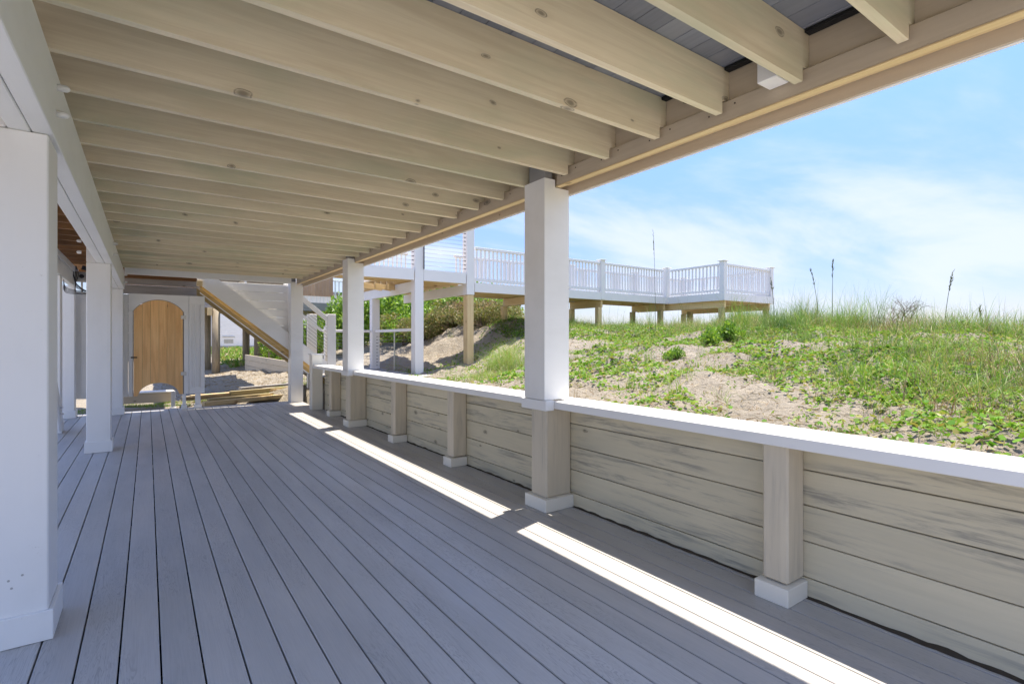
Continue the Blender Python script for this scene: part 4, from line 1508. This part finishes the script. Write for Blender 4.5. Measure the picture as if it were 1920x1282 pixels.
SPOTS = [('g2', 7.6, 18.6, 1.9, 1.9, .3, "tall bright green shrub rising just under the raised deck beside the black fence"),
         ('g', 9.4, 18.2, 1.9, 1.7, 1.2, "round bright green shrub between the white deck post and the raw timber post"),
         ('g2', 10.9, 19.2, 2.0, 1.8, 2.2, "bright green shrub at the top of the slope behind the raw timber post"),
         ('g', 12.8, 20.5, 2.0, 1.6, 3.1, "green shrub farthest up the slope beneath the boardwalk"),
         ('o', 7.3, 16.5, 1.4, 1.3, .9, "olive and brown shrub at the foot of the slope next to the white deck post"),
         ('o', 8.6, 16.4, 1.5, 1.5, 2.0, "olive twiggy shrub low on the slope left of the raw timber post"),
         ('d', 9.8, 16.6, 1.4, 1.5, .2, "dry brown shrub on the slope beside the raw timber post"),
         ('o', 11.0, 17.2, 1.4, 1.3, 4.0, "dull olive shrub high on the slope under the boardwalk"),
         ('g', 6.5, 20.0, 1.3, 1.9, 5.0, "green shrub partly behind the black metal fence"),
         ('g', 5.2, 22.8, 1.5, 1.5, 1.0, "dark green shrub behind the stair newel and the black fence"),
         ('g2', 8.6, 23.5, 2.1, 2.0, 2.0, "big green shrub beyond the black metal fence"),
         ('d', 8.0, 14.9, 0.8, 0.8, 2.0, "small dry bush at the shaded foot of the slope"),
         ('o', 8.55, 14.6, 1.1, 1.2, 3.0, "olive shrub nearest the raw timber post, rooted on the shaded slope"),
         ('g2', 9.3, 15.7, 1.4, 1.35, 4.2, "lime green shrub leaning over the slope just behind the raw timber post"),
         ('d', 9.6, 14.3, 0.9, 0.95, 1.6, "brown twiggy bush under the first boardwalk beam"),
         ('o', 6.9, 14.6, 1.0, 1.0, 1.1, "small olive shrub at the bottom of the valley beside the landing rail"),
         ('o', 7.6, 14.0, 1.0, 1.05, 2.3, "olive shrub on the near foot of the slope between the white and raw posts"),
         ('d', 8.1, 13.4, 0.9, 0.9, 5.3, "grey brown twiggy bush in front of the olive shrubs on the slope"),
         ('o', 8.7, 13.2, 0.9, 0.8, 0.4, "dark olive shrub highest on the near slope under the boardwalk fascia"),
         ('d', 8.3, 13.9, 1.0, 1.1, 2.9, "dense brown twiggy bush on the slope just beside the raw timber post"),
         ('o', 7.9, 12.6, 0.8, 0.75, 1.9, "low olive bush nearest the foot of the raw timber post"),
         ('g', 7.2, 15.6, 1.1, 1.1, 0.8, "bright green shrub low in the valley beside the white deck post"),
         ('g', 8.0, 16.9, 1.6, 1.75, 3.3, "lime green shrub filling the gap between the two deck posts")]
for a in SPOTS:
    shrub(*a)
shrub('s', *at(1330, 7.6), .20, .30, 1.0, "dark leafy weed clump on the bare sand in the middle of the dune", "leafy_weed", "leafy weeds on the dune face")
shrub('s', *at(1362, 7.8), .26, .36, 2.0, "largest dark leafy weed clump above the bare sand of the dune", "leafy_weed", "leafy weeds on the dune face")
shrub('s', *at(1265, 7.0), .16, .22, 3.0, "small leafy weed clump below the bare sand of the dune", "leafy_weed", "leafy weeds on the dune face")

for px, d, h, lean, az, lab in ((1229, 10.5, 2.05, 0.02, 2.0, "tallest dark sea oat stalk in front of the boardwalk corner post"),
                                (1535, 9.6, 1.05, 0.22, 3.0, "short leaning sea oat stalk paired with a taller one by the far deck corner"),
                                (1561, 9.6, 1.25, 0.03, 3.6, "straight sea oat stalk with a dark head just past the lookout platform"),
                                (1770, 8.6, 1.22, 0.10, -0.9, "lone sea oat stalk with a full seed head above the grass, farthest toward the sea"),
                                (1452, 9.8, .85, 0.12, 3.0, "thin sea oat stalk at the corner of the lookout platform"),
                                (1840, 8.0, .55, 0.20, 3.2, "low thin sea oat stalk beside the dead bush, nearer the open sand")):
    x, y = at(px, d)
    sea_oat(x, y, h, lean, az, lab)

# dead twiggy bush on the crest
x, y = at(1688, 8.3)
z = hz(x, y)
db = root("dead_bush", (x, y, z), "bare dead bush with twisted grey twigs on the dune crest", "dead bush")


def twig(p, d, L, r, depth, V, F):
    n_ = 4
    for i in range(n_):
        d = (d + Vector((random.gauss(0, .28), random.gauss(0, .28), random.gauss(0, .22)))).normalized()
        q = p + d * (L / n_)
        s1 = d.cross(Vector((.3, .2, .9))).normalized()
        s2 = d.cross(s1)
        n0 = len(V)
        for c, rr in ((p, r), (q, r * 0.85)):
            for k in range(3):
                V.append(c + s1 * rr * math.cos(2.094 * k) + s2 * rr * math.sin(2.094 * k))
        for k in range(3):
            F.append((n0 + k, n0 + (k + 1) % 3, n0 + 3 + (k + 1) % 3, n0 + 3 + k))
        p = q
        r *= 0.85
        if depth and i >= 1:
            for _ in range(2 if depth > 1 else 1):
                twig(p, (d + Vector((random.gauss(0, .8), random.gauss(0, .8), random.gauss(0.1, .5)))).normalized(), L * 0.55, r * 0.7, depth - 1, V, F)


V, F = [], []
for _ in range(4):
    twig(Vector((x, y, z - 0.02)), Vector((random.gauss(0, .5), random.gauss(0, .5), 1)).normalized(), 0.38, 0.013, 3, V, F)
npmesh("branches", V, F, M_TWIG, parent=db)
print("objects", len(bpy.data.objects))
